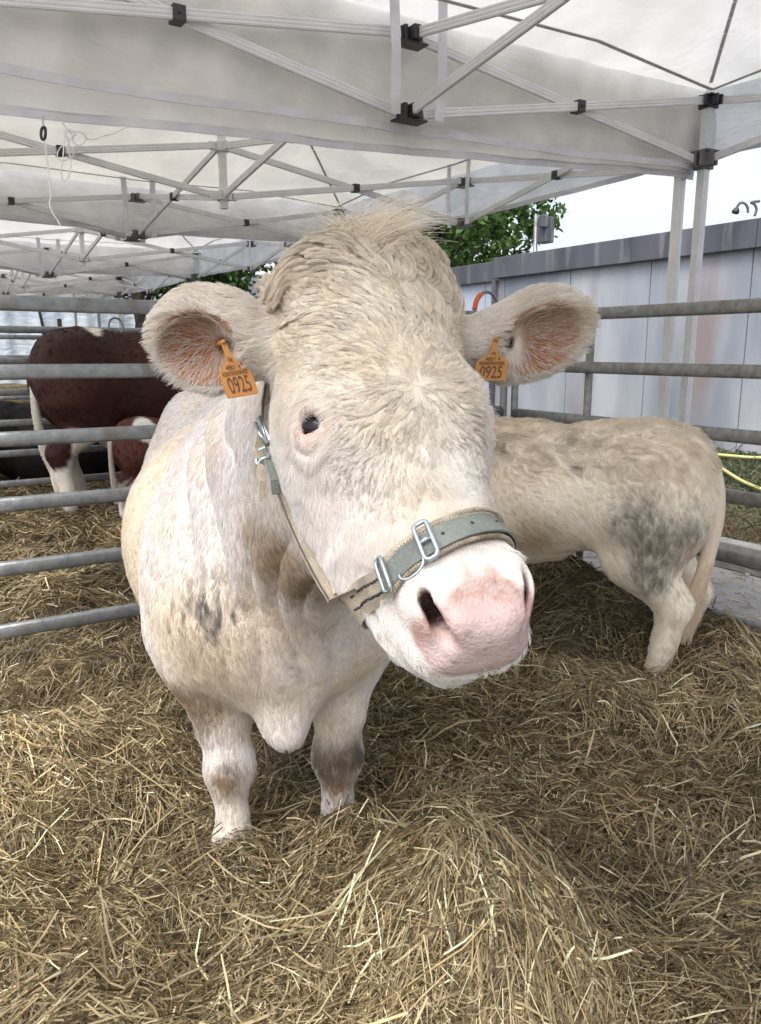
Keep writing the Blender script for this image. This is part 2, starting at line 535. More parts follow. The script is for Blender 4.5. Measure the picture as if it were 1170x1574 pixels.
# ---- the cow in front
HB = frame((.27, -.963)); HO = np.array([-.27, 1.97, .04])
def hb(x, y, z): return HO + HB @ np.array([x, y, z])
def hl(x, y, z): return HEAD_O + HEAD_S * HEAD_R @ np.array([x, y, z])
hero = xf(body_prims(fore=(.03, .055)), HO, HB)
hero.append(cap(hb(-.02, 0, .98), hl(0, .05, -.20), .34, .165, HB[:, 1], .235, .115, k=.12))
hero.append(cap(hb(.02, 0, .80), hl(0, .16, -.30), .24, .07, HB[:, 1], .17, .05, k=.10))
hero.append(cap(hb(.05, -.01, .70), hb(.185, -.02, .535), .20, .050, HB[:, 1], .26, .050, k=.09))
hero.append(cap(hb(.18, 0, .95), hb(.225, -.02, .505), .11, .032, HB[:, 1], .05, .030, k=.08))
hero.append(cap(hb(.222, -.01, .52), hb(.20, .11, .88), .040, .05, HB[:, 1], .022, .03, k=.035))
hero.append(ell(hb(.17, 0, .80), (.16, .24, .20), HB.T, k=.10))
HHEAD = xf(head_prims(.026, .84), HEAD_O, HEAD_R, HEAD_S)
hero += HHEAD
earL = ear_prims(at_y(322, 521, 1.20), (-.93, .20, .04), (-.10, -.93, -.22), .094, .076, hl(-.10, .035, -.10), dn=.010)
earR = ear_prims(at_y(822, 512, 1.33), (.86, .18, .30), (.16, -.93, -.10), .104, .070, hl(.105, .035, -.10), dn=-.008)
hero += earL + earR
# ear canals
hero.append(cap(at_y(347, 532, 1.15), at_y(350, 530, 1.235), .013, .010, k=.012, op='sub', tg='ear'))
hero.append(cap(at_y(780, 527, 1.27), at_y(778, 525, 1.36), .013, .010, k=.012, op='sub', tg='ear'))
# eye sockets
EYES = [np.array((-.119, .249, -.046)), np.array((.106, .246, -.046))]
EYE_AX = []
for s, e in zip((-1, 1), EYES):
    ea = nrm(np.array([s * .58, .10, .81])); t1 = nrm(np.cross([0, 1, 0], ea)) * -s; t1 = nrm(t1 * .85 + np.array([0, .52, 0])); t1 = nrm(t1 - ea * t1.dot(ea)); t2 = np.cross(ea, t1)
    EYE_AX.append(ea)
    hero.append(ell(hl(*(e + ea * .006)), (.0232, .0125, .020), (HEAD_R @ np.stack([t1, t2, ea], 1)).T, k=.010, op='sub', tg='head'))
print('hero prims', len(hero))
import time as _t
_t0 = _t.time()
HP, HF = mesh_prims(hero, .015, .0052, (-.38, .74, .98), (.42, 1.40, 1.68))
HP = smooth_mesh(HP, HF, 1, .4)
HP, HF = biggest(HP, HF)
print('hero mesh', len(HP), _t.time() - _t0)
# ------------------------------------------------------------------ the cow's coat
rng = np.random.default_rng(7)
HN = vnormals(HP, HF)
def to_head(p): return (p - HEAD_O) @ HEAD_R / HEAD_S
def regions(p):
    d_h = prim_dist(HHEAD, p, 'head'); d_e = np.minimum(prim_dist(earL, p, 'ear'), prim_dist(earR, p, 'ear'))
    d_b = prim_dist([q for q in hero if q.tag == 'body' and q.k > 0 and q not in HHEAD], p, 'body')
    head = sstep(-.03, .05, d_b - d_h) * (to_head(p)[:, 2] > -.33)
    ear = sstep(-.012, .012, np.minimum(d_h, d_b) - d_e)
    return head, ear
hH, hE = regions(HP)
hL = to_head(HP)
# long vertical folds in the skin of the neck and dewlap
def near(p, px, py, rad):
    """weight around the first thing seen at a spot of the coat"""
    h = HBVH.ray_cast(Vector((0, 0, CAM_H)), Vector(ray(px, py)))
    if h[0] is None: return np.zeros(len(p))
    return np.exp(-((p - np.array(h[0])) ** 2).sum(1) / rad ** 2)
HBVH = BVHTree.FromPolygons([tuple(q) for q in HP], [tuple(f) for f in HF])
fold_w = np.clip(near(HP, 320, 720, .26) + near(HP, 360, 840, .22) + near(HP, 480, 1020, .12) * .8, 0, 1) * (1 - hH) * (1 - hE)
wp = HP + .02 * np.stack([vnoise(HP, 5, 3) - .5, vnoise(HP, 5, 4) - .5, HP[:, 2] * 0], 1) * 2
rid = np.abs(np.sin(math.pi * (wp[:, 0] - .35 * wp[:, 2] * (wp[:, 0] + .25) + .10 * vnoise(HP * [1, 1, .5], 5, 12)) / .052)) ** .7 * (.5 + vnoise(HP, 6, 13))
HP2 = HP + HN * ((rid - .6) * .022 * fold_w)[:, None]
# muscles, hollow above the shoulder, light lumpiness everywhere
HP2 += HN * ((vnoise(HP, 7, 5, 2) - .5) * .012 * (1 - hH))[:, None]
HP2 += HN * ((vnoise(HP, 45, 6, 2) - .5) * .0022)[:, None]
mouth = np.exp(-((hL[:, 2] + .150) / .006) ** 2) * sstep(.40, .47, hL[:, 1]) * hH
HP2 -= HN * (mouth * .016)[:, None]
# wrinkles round the eyes and the nostrils
for e in EYES:
    r_ = np.linalg.norm((hL - e) * [1, 1.25, 1], axis=1)
    HP2 += HN * (.0022 * np.exp(-((r_ - .027) / .0055) ** 2) - .0018 * np.exp(-((r_ - .038) / .005) ** 2) + .001 * np.exp(-((r_ - .048) / .006) ** 2))[:, None] * hH[:, None]
HN2 = vnormals(HP2, HF)
HBVH = BVHTree.FromPolygons([tuple(q) for q in HP2], [tuple(f) for f in HF])

WHT = np.array([.87, .85, .82]); CRM = np.array([.79, .71, .575]); TAN = np.array([.37, .285, .19]); DRK = np.array([.09, .066, .047]); GRY = np.array([.10, .10, .095]); PNK = np.array([.64, .54, .515])
def mixc(c, d, w_): return c + (d - c) * np.clip(w_, 0, 1)[:, None]
def pad_mask(l, g=1.0):
    e = (l[:, 0] / .074) ** 2 + ((l[:, 2] + .078) / .049) ** 2
    return sstep(1.12 * g, .92 * g, e + .18 * (vnoise(l, 60, 9) - .5)) * (l[:, 1] > .47)
def eye_d(l): return np.minimum(*[np.linalg.norm(l - e, axis=1) for e in EYES])
def hero_col(p, skin=False):
    l = to_head(p); h, e = regions(p)
    n1, n2, n3 = vnoise(p, 6, 21, 3), vnoise(p, 22, 22, 2), vnoise(p * [1, 1, .3], 60, 23, 2)
    c = np.tile(WHT, (len(p), 1))
    # body
    b = (1 - h)
    c = mixc(c, np.array([.73, .705, .685]), b)
    c = mixc(c, CRM, b * sstep(.42, .62, n1) * .40)
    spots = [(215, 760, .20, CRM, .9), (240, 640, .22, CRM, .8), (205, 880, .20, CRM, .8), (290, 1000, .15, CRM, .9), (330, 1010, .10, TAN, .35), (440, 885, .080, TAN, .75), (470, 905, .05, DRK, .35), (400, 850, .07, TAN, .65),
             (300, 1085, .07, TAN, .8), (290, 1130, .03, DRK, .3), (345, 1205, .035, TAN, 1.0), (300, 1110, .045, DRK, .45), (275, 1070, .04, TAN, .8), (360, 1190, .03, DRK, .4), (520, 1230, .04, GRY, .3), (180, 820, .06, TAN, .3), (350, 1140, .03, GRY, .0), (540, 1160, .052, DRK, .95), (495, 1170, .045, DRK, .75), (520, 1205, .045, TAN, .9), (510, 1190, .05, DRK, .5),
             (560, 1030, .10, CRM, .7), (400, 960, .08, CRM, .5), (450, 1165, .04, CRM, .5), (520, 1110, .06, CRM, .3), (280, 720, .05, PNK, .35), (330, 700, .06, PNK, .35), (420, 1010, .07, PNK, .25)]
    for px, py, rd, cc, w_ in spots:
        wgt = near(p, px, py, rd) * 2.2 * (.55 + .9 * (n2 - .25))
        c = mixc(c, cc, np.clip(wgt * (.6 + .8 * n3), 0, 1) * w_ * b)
    dirt = np.clip(near(p, 320, 950, .085) + near(p, 350, 925, .05) + .7 * near(p, 262, 940, .04) + near(p, 355, 1170, .03) + near(p, 345, 1240, .02) * .6, 0, 1)
    c = mixc(c, GRY, dirt * sstep(.50, .66, n3) * .8 * b)
    # head
    cur = h * sstep(.34, .22, l[:, 1]) * sstep(-.14, -.04, l[:, 2])
    c = mixc(c, CRM, cur * (.55 + .35 * n2)); c = mixc(c, np.array([.66, .56, .42]), cur * sstep(.50, .72, vnoise(p, 30, 25, 2)) * .28)
    c = mixc(c, TAN, cur * sstep(.10, -.06, l[:, 1]) * .42 * (.6 + n2 * .6))
    c = mixc(c, CRM, h * np.exp(-((l[:, 0] + .035 - .02 * n1) / .045) ** 2) * sstep(.24, .32, l[:, 1]) * sstep(.48, .36, l[:, 1]) * (.3 + .6 * n2))
    c = mixc(c, TAN, h * np.exp(-((l[:, 0] - .075) / .03) ** 2) * sstep(.22, .3, l[:, 1]) * sstep(.46, .38, l[:, 1]) * .30)
    c = mixc(c, PNK, h * np.exp(-(((l[:, 0] + .10) / .04) ** 2 + ((l[:, 1] - .33) / .06) ** 2)) * .28)
    c = mixc(c, WHT, h * np.exp(-(eye_d(l) / .055) ** 2) * .8)
    c = mixc(c, TAN, h * np.exp(-((l[:, 1] - .50) / .02) ** 2) * sstep(-.06, -.02, l[:, 2]) * .25)
    # ears: greyer, tan at the root
    c = mixc(c, np.array([.55, .47, .38]), e * .55); c = mixc(c, WHT, e * sstep(.45, .7, n2) * .4)
    if skin:
        c = mixc(c, c * [.95, .89, .86], np.full(len(p), .8))
        ed = eye_d(l)
        c = mixc(c, np.array([.62, .36, .30]), h * np.exp(-(ed / .025) ** 2) * 1.4)
        for s, e_ in zip((-1, 1), EYES):      # tear stain under the inner corner
            q = l - (e_ + np.array([-s * .016, .022, .012]))
            c = mixc(c, np.array([.50, .32, .18]), h * np.exp(-((q[:, 0] / .010) ** 2 + (q[:, 1] / .022) ** 2 + (q[:, 2] / .03) ** 2)) * .9)
        pm = pad_mask(l) * h
        padc = np.tile(np.array([.53, .415, .40]), (len(p), 1))
        padc = mixc(padc, np.array([.46, .27, .19]), np.exp(-((l[:, 2] + .036) / .008) ** 2) * (.15 + .6 * sstep(.45, .7, vnoise(p, 110, 31, 2))))
        padc = mixc(padc, np.array([.45, .22, .17]), sstep(.055, .078, np.abs(l[:, 0])) * .75)
        padc = mixc(padc, np.array([.30, .17, .13]), sstep(.74, .80, vnoise(p, 170, 32)) * .55)
        padc = mixc(padc, np.array([.66, .50, .47]), sstep(.5, .8, vnoise(p, 35, 33)) * .6)
        c = mixc(c, padc, pm)
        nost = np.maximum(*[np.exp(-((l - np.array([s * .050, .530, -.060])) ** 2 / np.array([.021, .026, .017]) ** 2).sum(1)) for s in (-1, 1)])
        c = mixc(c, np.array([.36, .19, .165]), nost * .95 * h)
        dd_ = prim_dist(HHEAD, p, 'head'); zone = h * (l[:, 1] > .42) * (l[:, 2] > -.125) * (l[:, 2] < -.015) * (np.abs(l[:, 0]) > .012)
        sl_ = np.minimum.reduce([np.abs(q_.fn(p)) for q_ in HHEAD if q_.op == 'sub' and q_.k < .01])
        c = mixc(c, np.array([.06, .030, .028]), zone * sstep(-.003, -.010, dd_) * sstep(.006, .002, sl_))  # nostril hollows painted darker with depth, shade put into the skin colour
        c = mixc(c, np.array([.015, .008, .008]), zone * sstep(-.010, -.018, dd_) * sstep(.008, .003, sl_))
        # inside of the ears
        for prs, can in ((earL, at_y(335, 520, 1.22)), (earR, at_y(805, 515, 1.35))):
            sub = [q for q in prs if q.op == 'sub'][0]
            ins = sstep(.012, -.004, np.abs(sub.fn(p)) - .004) * e; rr_ = np.linalg.norm(p - can, axis=1) / .105 + .5 * (vnoise(p, 18, 44) - .5)
            c = mixc(c, np.array([.31, .18, .12]), ins * .95)
            c = mixc(c, np.array([.25, .09, .03]), ins * sstep(.95, .60, rr_) * (.35 + .65 * sstep(.40, .62, vnoise(p, 16, 41, 2))) * .9)
            c = mixc(c, np.array([.62, .52, .46]), ins * sstep(.85, 1.05, rr_) * .8)
        hf = prim_dist([q for q in hero if q.tag == 'hoof'], p, 'hoof')
        c = mixc(c, np.array([.10, .085, .065]), sstep(.012, .002, hf))
    return c
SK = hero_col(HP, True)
M['skin'] = mat_tint('cow_skin', .62, sss=.10, bump=.6, bscale=230, spec=.35)
# the moist nose is glossier than the hide
def wet_skin():
    m = M['skin']; t = m.node_tree; p = t.nodes['Principled BSDF']
    a = t.nodes.new('ShaderNodeAttribute'); a.attribute_name = 'wet'
    r = t.nodes.new('ShaderNodeMapRange'); r.inputs['To Min'].default_value = .72; r.inputs['To Max'].default_value = .26
    t.links.new(a.outputs['Fac'], r.inputs[0]); t.links.new(r.outputs[0], p.inputs['Roughness'])
wet_skin()
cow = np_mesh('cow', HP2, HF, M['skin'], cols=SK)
tag(cow, 'big cream white cow facing the camera with curly forehead, leather halter and two ear tags', 'cow')
wa = cow.data.attributes.new('wet', 'FLOAT', 'POINT'); wa.data.foreach_set('value', (pad_mask(hL) * hH).astype(np.float32))

def hair_mat(name, rough=.55, tr=.35):
    m, t, p = new_mat(name)
    N = t.nodes.new; Lk = t.links.new
    a = N('ShaderNodeAttribute'); a.attribute_name = 'tint'
    Lk(a.outputs['Color'], p.inputs['Base Color'])
    p.inputs['Roughness'].default_value = rough; p.inputs['Specular IOR Level'].default_value = .25
    tr_ = N('ShaderNodeBsdfTranslucent'); Lk(a.outputs['Color'], tr_.inputs[0])
    mx = N('ShaderNodeMixShader'); mx.inputs[0].default_value = tr
    Lk(p.outputs[0], mx.inputs[1]); Lk(tr_.outputs[0], mx.inputs[2]); Lk(mx.outputs[0], t.nodes['Material Output'].inputs[0])
    return m
M['hair'] = hair_mat('coat_hair')
WHORL = np.array([.006, .246, .012])
def vary(c, r_, amt=.10):
    f = 1 + (r_.random((len(c), 1)) - .5) * 2 * amt
    return np.clip(c * f, 0, 1)
fd = 1 / np.maximum(HP[:, 1], .8) ** 2
eyeh = eye_d(hL); padm = pad_mask(hL) * hH
hf_ = prim_dist([q for q in hero if q.tag == 'hoof'], HP, 'hoof')
nostd = np.minimum(*[np.linalg.norm((hL - np.array([s_ * .054, .540, -.068])) / [1, 1, .8], axis=1) for s_ in (-1, 1)])
nohair = np.clip(np.exp(-(eyeh / .0245) ** 5) + np.exp(-(nostd / .026) ** 4) + sstep(.15, .6, pad_mask(hL, 1.35) * hH) + sstep(.01, .0, hf_), 0, 1)
# --- curls of forehead and poll
wcur = hH * (1 - hE) * sstep(.40, .30, hL[:, 1]) * sstep(-.13, -.06, hL[:, 2] - .12 * sstep(.10, -.05, hL[:, 1])) * (1 - nohair) * sstep(.036, .060, eyeh) * sstep(.125, .09, np.abs(hL[:, 0]) - .05 * sstep(.14, .0, hL[:, 1]))
def head_flow(P):
    l = to_head(P)
    d = l - WHORL
    d[:, 2] *= .8
    d = nrm(d + np.array([0, .0, 0]))
    low = sstep(.26, .36, l[:, 1])[:, None]
    d = nrm(d * (1 - .5 * low) + np.array([0, 1, -.1]) * .5 * low)
    return d @ HEAD_R.T, l
def curls(n, seed):
    r = np.random.default_rng(seed)
    P, N, Q, W = sample(HP2, HF, HN2, n, wcur, r)
    F_, l = head_flow(P)
    ang = (vnoise(P, 20, 51, 2) - .5) * 3.2 * sstep(.24, .05, l[:, 1]) + (vnoise(P, 9, 52) - .5) * (.5 + 1.0 * sstep(.30, .1, l[:, 1]))
    B = np.cross(N, F_)
    F_ = nrm(F_ * np.cos(ang)[:, None] + B * np.sin(ang)[:, None])
    up = sstep(.25, -.02, l[:, 1])
    L = .029 + .036 * up + .014 * vnoise(P, 14, 53)
    L *= 1 - .5 * sstep(.055, .105, np.abs(l[:, 0])) * sstep(.08, .18, l[:, 1])
    L *= .45 + .55 * sstep(.035, .075, eye_d(l))
    L *= 1 - .40 * sstep(.24, .40, l[:, 1]); L *= sstep(-.19, -.06, l[:, 2]) * .55 + .45
    L *= .62 + .38 * sstep(.0, .07, np.linalg.norm(l - WHORL, axis=1))
    return P, N, F_, L, up, l
cp = curls(3300, 1)
def shape_curl(pk, r, ph):
    P, N, F_, L, up, l = pk
    cu = .08 + .095 * up
    return grow(P, N, F_, L, (.24 + .20 * up) * (1 - .45 * sstep(.05, .10, np.abs(l[:, 0]))), cu, 1.0 + .6 * up, ph, k=10, droop=.06)
r1 = np.random.default_rng(3)
phc = vnoise(cp[0], 18, 61) * 12
gcurl = shape_curl(cp, r1, phc)
ch = curls(85000, 2)
phh = vnoise(ch[0], 18, 61) * 12
qc = shape_curl(ch, r1, phh)
qc, ci = clump(qc, ch[0], cp[0], gcurl, .72)
qc += (np.random.default_rng(4).normal(0, 1, qc.shape) * .0009) * np.linspace(0, 1, 10)[None, :, None]
ctint = vary(hero_col(ch[0]), r1, .16) * (1 + (np.random.default_rng(5).random(len(cp[0]))[ci] - .5) * .32)[:, None]
hair_obj('forehead_curls', qc, np.full(len(qc), .00034), np.clip(ctint, 0, .95), M['hair'], cow)
# --- tuft on the poll
nt_ = 1000
P, N, Q, W = sample(HP2, HF, HN2, nt_, hH * np.exp(-((hL[:, 0] - .02) / .030) ** 2 - ((hL[:, 1] + .045) / .040) ** 2) * (hL[:, 2] > -.08), rng)
hx = to_head(P)
dirn = nrm(np.stack([.35 + 4.0 * hx[:, 0] + rng.normal(0, .40, nt_), rng.normal(-.2, .3, nt_) + 0 * hx[:, 0], .9 + rng.random(nt_) * .5], 1))
Lt = .035 + .075 * rng.random(nt_) ** 2.5
t = np.linspace(0, 1, 8)[None, :, None]
side = nrm(np.stack([np.sign(dirn[:, 0]) * 1.0, dirn[:, 1], 0 * dirn[:, 2]], 1))
qt = P[:, None] + dirn[:, None] * Lt[:, None, None] * t + side[:, None] * (Lt[:, None, None] * .55) * t ** 2.2 + np.array([0, 0, -1.0]) * (Lt[:, None, None] * .30) * t ** 3
qt += (vnoise((P[:, None] + t * .08).reshape(-1, 3), 30, 71).reshape(nt_, 8, 1) - .5) * t * .014 * np.array([1, .3, .5])
tc_ = vary(np.tile(CRM * .96 + .05, (nt_, 1)), rng, .16)
hair_obj('poll_tuft', qt, np.full(nt_, .00036), np.clip(tc_, 0, 1), M['hair'], cow)
# --- short coat on face
wsh = hH * (1 - hE) * (1 - nohair) * (1 - .85 * sstep(.3, .8, wcur))
n = 70000
P, N, Q, W = sample(HP2, HF, HN2, n, wsh, rng)
F_, l = head_flow(P)
F_ = nrm(F_ + HEAD_R @ np.array([0, .25, -.45]) * sstep(-.03, -.12, l[:, 2])[:, None])
ang = (vnoise(P, 16, 55, 2) - .5) * .8
F_ = nrm(F_ - N * (F_ * N).sum(1)[:, None])
F_ = F_ * np.cos(ang)[:, None] + np.cross(N, F_) * np.sin(ang)[:, None]
muz = sstep(.44, .50, l[:, 1])
L = .017 - .0085 * muz + .006 * vnoise(P, 30, 56)
chin = sstep(-.165, -.20, l[:, 2]) * muz
L = L + .010 * chin
ed = eye_d(l); L *= .45 + .55 * sstep(.02, .045, ed)
lift = .18 + .25 * muz + .1 * rng.random(n)
q = grow(P, N, F_, L, lift, np.full(n, .10), np.full(n, .7), vnoise(P, 30, 57) * 9, k=5)
hair_obj('face_coat', q, np.full(n, .00028), vary(hero_col(P), rng, .09), M['hair'], cow)
# --- whiskers
P, N, Q, W = sample(HP2, HF, HN2, 110, hH * sstep(.46, .50, hL[:, 1]) * (hL[:, 2] > -.20) * (hL[:, 2] < -.11), rng)
q = grow(P, N, (HEAD_R @ np.array([0, .5, -.8]))[None] + 0 * P, .014 + .016 * rng.random(len(P)), np.full(len(P), .7), np.full(len(P), .08), np.full(len(P), .5), rng.random(len(P)) * 6, k=6, droop=.2)
hair_obj('whiskers', q, np.full(len(P), .00014), vary(np.tile([.8, .77, .7], (len(P), 1)), rng, .2), M['hair'], cow)
# --- lashes
P, N, Q, W = sample(HP2, HF, HN2, 260, np.exp(-((eyeh - .026) / .004) ** 2) * hH * sum([(hL[:, 1] < e[1] - .002) * (np.abs(hL[:, 0] - e[0]) < .05) for e in EYES]), rng)
q = grow(P, N, (HEAD_R @ np.array([0, .7, .2]))[None] + 0 * P, np.full(len(P), .017), np.full(len(P), .75), np.full(len(P), .1), np.full(len(P), .4), rng.random(len(P)) * 6, k=5)
hair_obj('eyelashes', q, np.full(len(P), .0003), vary(np.tile([.72, .66, .6], (len(P), 1)), rng, .2), M['hair'], cow)
# --- ears
n = 42000
P, N, Q, W = sample(HP2, HF, HN2, n, hE + .25 * (hE > .05), rng)
qs = []; cL, cR = at_y(322, 521, 1.20), at_y(822, 512, 1.33)
left = P[:, 0] < .05
sub = np.where(left, [x for x in earL if x.op == 'sub'][0].fn(P), [x for x in earR if x.op == 'sub'][0].fn(P))
inside = sub < .006
cen = np.where(left[:, None], cL, cR); root = np.where(left[:, None], hl(-.10, .035, -.10), hl(.105, .035, -.10))
canal = np.where(left[:, None], at_y(350, 528, 1.22), at_y(780, 522, 1.34))
outw = nrm(P - cen); along = nrm(cen - root)
F_ = nrm(rng.normal(0, 1, P.shape)) * .45 * inside[:, None] + np.where(inside[:, None], nrm(P - canal + np.array([0, -.01, -.012])), nrm(along * .8 + outw * .5))
L = np.where(inside, .015 + .012 * rng.random(n), .016 + .012 * rng.random(n))
lift = np.where(inside, .35, .30 + .2 * rng.random(n))
q = grow(P, N, F_, L, lift, np.full(n, .10), np.full(n, .6), vnoise(P, 25, 58) * 9, k=6, droop=.1)
gidx = rng.choice(n, 1500, replace=False)
q, _ci = clump(q, P, P[gidx], q[gidx], .35)
keep = ~(inside & (rng.random(n) < .80 - .45 * sstep(.06, .085, np.linalg.norm(P - cen, axis=1))))
cc = hero_col(P)
cc[~inside] = mixc(cc[~inside], WHT, np.full((~inside).sum(), .35))
hair_obj('ear_hair', q[keep], np.full(keep.sum(), .00030), vary(cc[keep], rng, .12), M['hair'], cow)
# --- body coat
n = 120000
wb_ = (1 - hH) * (1 - hE) * sstep(.0, .01, hf_) * fd
P, N, Q, W = sample(HP2, HF, HN2, n, wb_, rng)
back = -HB[:, 0]
lb = (P - HO) @ HB
F_ = nrm(np.array([0, 0, -1.0]) * 1.0 + back * sstep(.05, -.4, lb[:, 0])[:, None] * .9 + np.stack([vnoise(P, 5, 81) - .5, vnoise(P, 5, 82) - .5, 0 * P[:, 0]], 1) * .5)
L = .011 + .008 * vnoise(P, 12, 83) + .006 * sstep(.62, .45, P[:, 2])
q = grow(P, N, F_, L, .16 + .14 * rng.random(n), np.full(n, .08), np.full(n, .6), vnoise(P, 20, 84) * 9, k=4)
gidx = rng.choice(n, 9000, replace=False)
q, ci = clump(q, P, P[gidx], q[gidx], .30)
cb = vary(hero_col(P), rng, .07) * (1 + (rng.random(9000)[ci] - .5) * .15)[:, None]
hair_obj('body_coat', q, .00030 + .00022 * P[:, 1], np.clip(cb, 0, .95), M['hair'], cow)
# --- eyes
M['eye'] = mat_noise('eye', (.004, .003, .003), (.010, .006, .004), 60, .06, 0, spec=.30)
for s, e in zip((-1, 1), EYES):
    bm = bmesh.new(); bmesh.ops.create_uvsphere(bm, u_segments=72, v_segments=48, radius=.0245)
    me = bpy.data.meshes.new('eye'); bm.to_mesh(me); bm.free(); me.materials.append(M['eye'])
    me.polygons.foreach_set('use_smooth', [True] * len(me.polygons))
    o = bpy.data.objects.new('eye', me); c0 = hl(*(e - EYE_AX[0 if s < 0 else 1] * .0150))
    me.transform(Matrix.Translation(c0)); link(o, cow)

# ------------------------------------------------------------------ ear tags
M['tag'] = mat_noise('tag_plastic', (.34, .145, .028), (.42, .185, .04), 30, .55, 0, .15, 90, c3=(.26, .115, .028), s3=30)
M['ink'] = mat_noise('ink', (.07, .025, .008), (.10, .04, .012), 40, .6)
def ear_tag(origin, a, b, pin, lines):
    """origin = lower left corner of the flag, a = along the writing, b = up"""
    nn = nrm(np.cross(a, b)); m = MB()
    prof = [(0, 0), (.04, -.02), (.96, -.02), (1, 0), (1, .38), (.93, .46), (.66, .60), (.60, .72), (.58, .94), (.50, 1.0), (.42, .94), (.40, .72), (.34, .60), (.07, .46), (0, .38)]
    f = [origin + a * x + b * y + nn * .0008 for x, y in prof]; g = [q_ - nn * .0022 for q_ in f]; k = len(prof)
    m.add(f + g, [tuple(range(k)), tuple(range(2 * k - 1, k - 1, -1))] + [(i, i + k, (i + 1) % k + k, (i + 1) % k) for i in range(k)])
    m.tube([origin + a * .5 + b * .93 + nn * .003, pin], .0035, 12)
    o = m.build('ear_tag', M['tag'], cow)
    an = nrm(a)
    mb = MB()
    for i in range(26):
        x = .10 + .80 * i / 26; ww = .012 if i % 3 else .022
        mb.add([origin + a * x_ + b * y_ + nn * .0016 for x_, y_ in ((x, .345), (x + ww, .345), (x + ww, .425), (x, .425))], [(0, 1, 2, 3)])
    mb.build('barcode', M['ink'], o)
    for txt, x, y, hgt, wd in lines:
        cu = bpy.data.curves.new('tag_number', 'FONT'); cu.body = txt; cu.size = 1; cu.align_x = 'CENTER'
        cu.materials.append(M['ink']); cu.offset = .008
        t_ = bpy.data.objects.new('tag_number', cu); COL.objects.link(t_)
        bpy.context.view_layer.update()
        me = bpy.data.meshes.new_from_object(t_); bpy.data.objects.remove(t_)
        A_ = np.eye(4); A_[:3, 0] = a * wd; A_[:3, 1] = b * hgt; A_[:3, 2] = nn; A_[:3, 3] = origin + a * x + b * y + nn * .0017
        me.transform(Matrix(A_.tolist())); link(bpy.data.objects.new('tag_number', me), o)
    return o
k_ = 1.13 / 1200
L_LINES = [('0925', .5, .045, .40, .36), ('4801 4', .5, .445, .12, .17), ('FR', .5, .57, .11, .14)]
ear_tag(at_y(350, 611, 1.125), np.array([44, 22, 7]) * k_, np.array([-34, 24, 84]) * k_, at_y(333, 530, 1.21), L_LINES)['label'] = 'orange tag with a slanted number in the ear on the left of the photo'
k_ = 1.25 / 1200
ear_tag(at_y(728, 584, 1.245), np.array([50, 10, 0]) * k_, np.array([9, 10, 64]) * k_, at_y(770, 525, 1.32), L_LINES)['label'] = 'orange tag half hidden behind the forehead'

# ------------------------------------------------------------------ halter 
M['web'] = mat_noise('beige_webbing', (.42, .36, .27), (.58, .51, .40), 30, .85, 0, .6, 500, c3=(.26, .21, .15), s3=12)
M['leather'] = mat_noise('grey_green_leather', (.15, .17, .155), (.215, .235, .215), 22, .5, 0, .35, 220, c3=(.12, .13, .12), s3=18)
M['dark_edge'] = mat_noise('dark_strap_edge', (.05, .05, .05), (.10, .095, .09), 40, .7)
M['stitch'] = mat_noise('dark_thread', (.02, .02, .022), (.05, .05, .055), 60, .8)
M['zinc'] = mat_noise('zinc_wire', (.38, .45, .47), (.50, .57, .59), 40, .32, .85, .1, 200)
halter = empty('halter', tuple(hl(0, .45, -.12)), 'grey leather and beige webbing halter with steel buckles on the big white cow', 'halter')
def ring_pt(th, yc, off):
    """point round the nose; th=0 on the bridge, negative towards the left of the photo"""
    c0 = np.array([0, yc, -.125]); d = np.array([math.sin(th), 0, math.cos(th)])
    o_, dd = hl(*(c0 + d * .25)), HEAD_R @ (-d)
    h = HBVH.ray_cast(Vector(o_), Vector(dd))
    p = np.array(h[0]) if h[0] is not None else hl(*(c0 + d * .08))
    return p + HEAD_R @ d * off
def yc_of(th): return .457 - .030 * sstep(.9, 2.0, np.array([abs(th)]))[0] - .02 * sstep(2.0, 3.1, np.array([abs(th)]))[0] - .020 * math.sin(th)
def ring(th0, th1, off, n=40):
    ths = np.linspace(th0, th1, n); P = np.array([ring_pt(x, yc_of(x), off) for x in ths])
    for _ in range(6): P[1:-1] = P[1:-1] * .4 + (P[:-2] + P[2:]) * .3
    for i, x in enumerate(ths):
        d = HEAD_R @ np.array([math.sin(x), 0, math.cos(x)]); P[i] += d * .002
    return P
YAX = HEAD_R[:, 1]
def flat(wd, th_): return [(-wd, -th_), (-wd, th_), (wd, th_), (wd, -th_)]
R_all = ring(-math.pi, math.pi, .0075, 110)
band = MB(); band.sweep(R_all, flat(.0215, .0016), side=YAX, smooth=False, caps=False)
band.build('noseband', M['web'], halter)
Rl = ring(-1.06, 1.75, .0122, 76)
lea = MB(); lea.sweep(Rl, flat(.0170, .0014), side=YAX, smooth=False)
def nrm_at(P_, i):
    T_ = nrm(P_[min(i + 1, len(P_) - 1)] - P_[max(i - 1, 0)]); n_ = nrm(np.cross(T_, YAX))
    return T_, (n_ if n_ @ (P_[i] - hl(0, .45, -.125)) > 0 else -n_)
lea.cur = 1
for sgn in (-1, 1):       # rows of stitches on the leather
    for i in range(0, len(Rl) - 1):
        a_, b_ = Rl[i], Rl[i] * .45 + Rl[i + 1] * .55; T_, n_ = nrm_at(Rl, i)
        lea.tube([a_ + YAX * sgn * .0147 + n_ * .0016, b_ + YAX * sgn * .0147 + n_ * .0016], .0004, 5)
for f_ in (.30, .42, .55, .70, .82):
    i = int(f_ * len(Rl)); T_, n_ = nrm_at(Rl, i)
    lea.tube([Rl[i] + n_ * .0008, Rl[i] + n_ * .0021], .0022, 12)
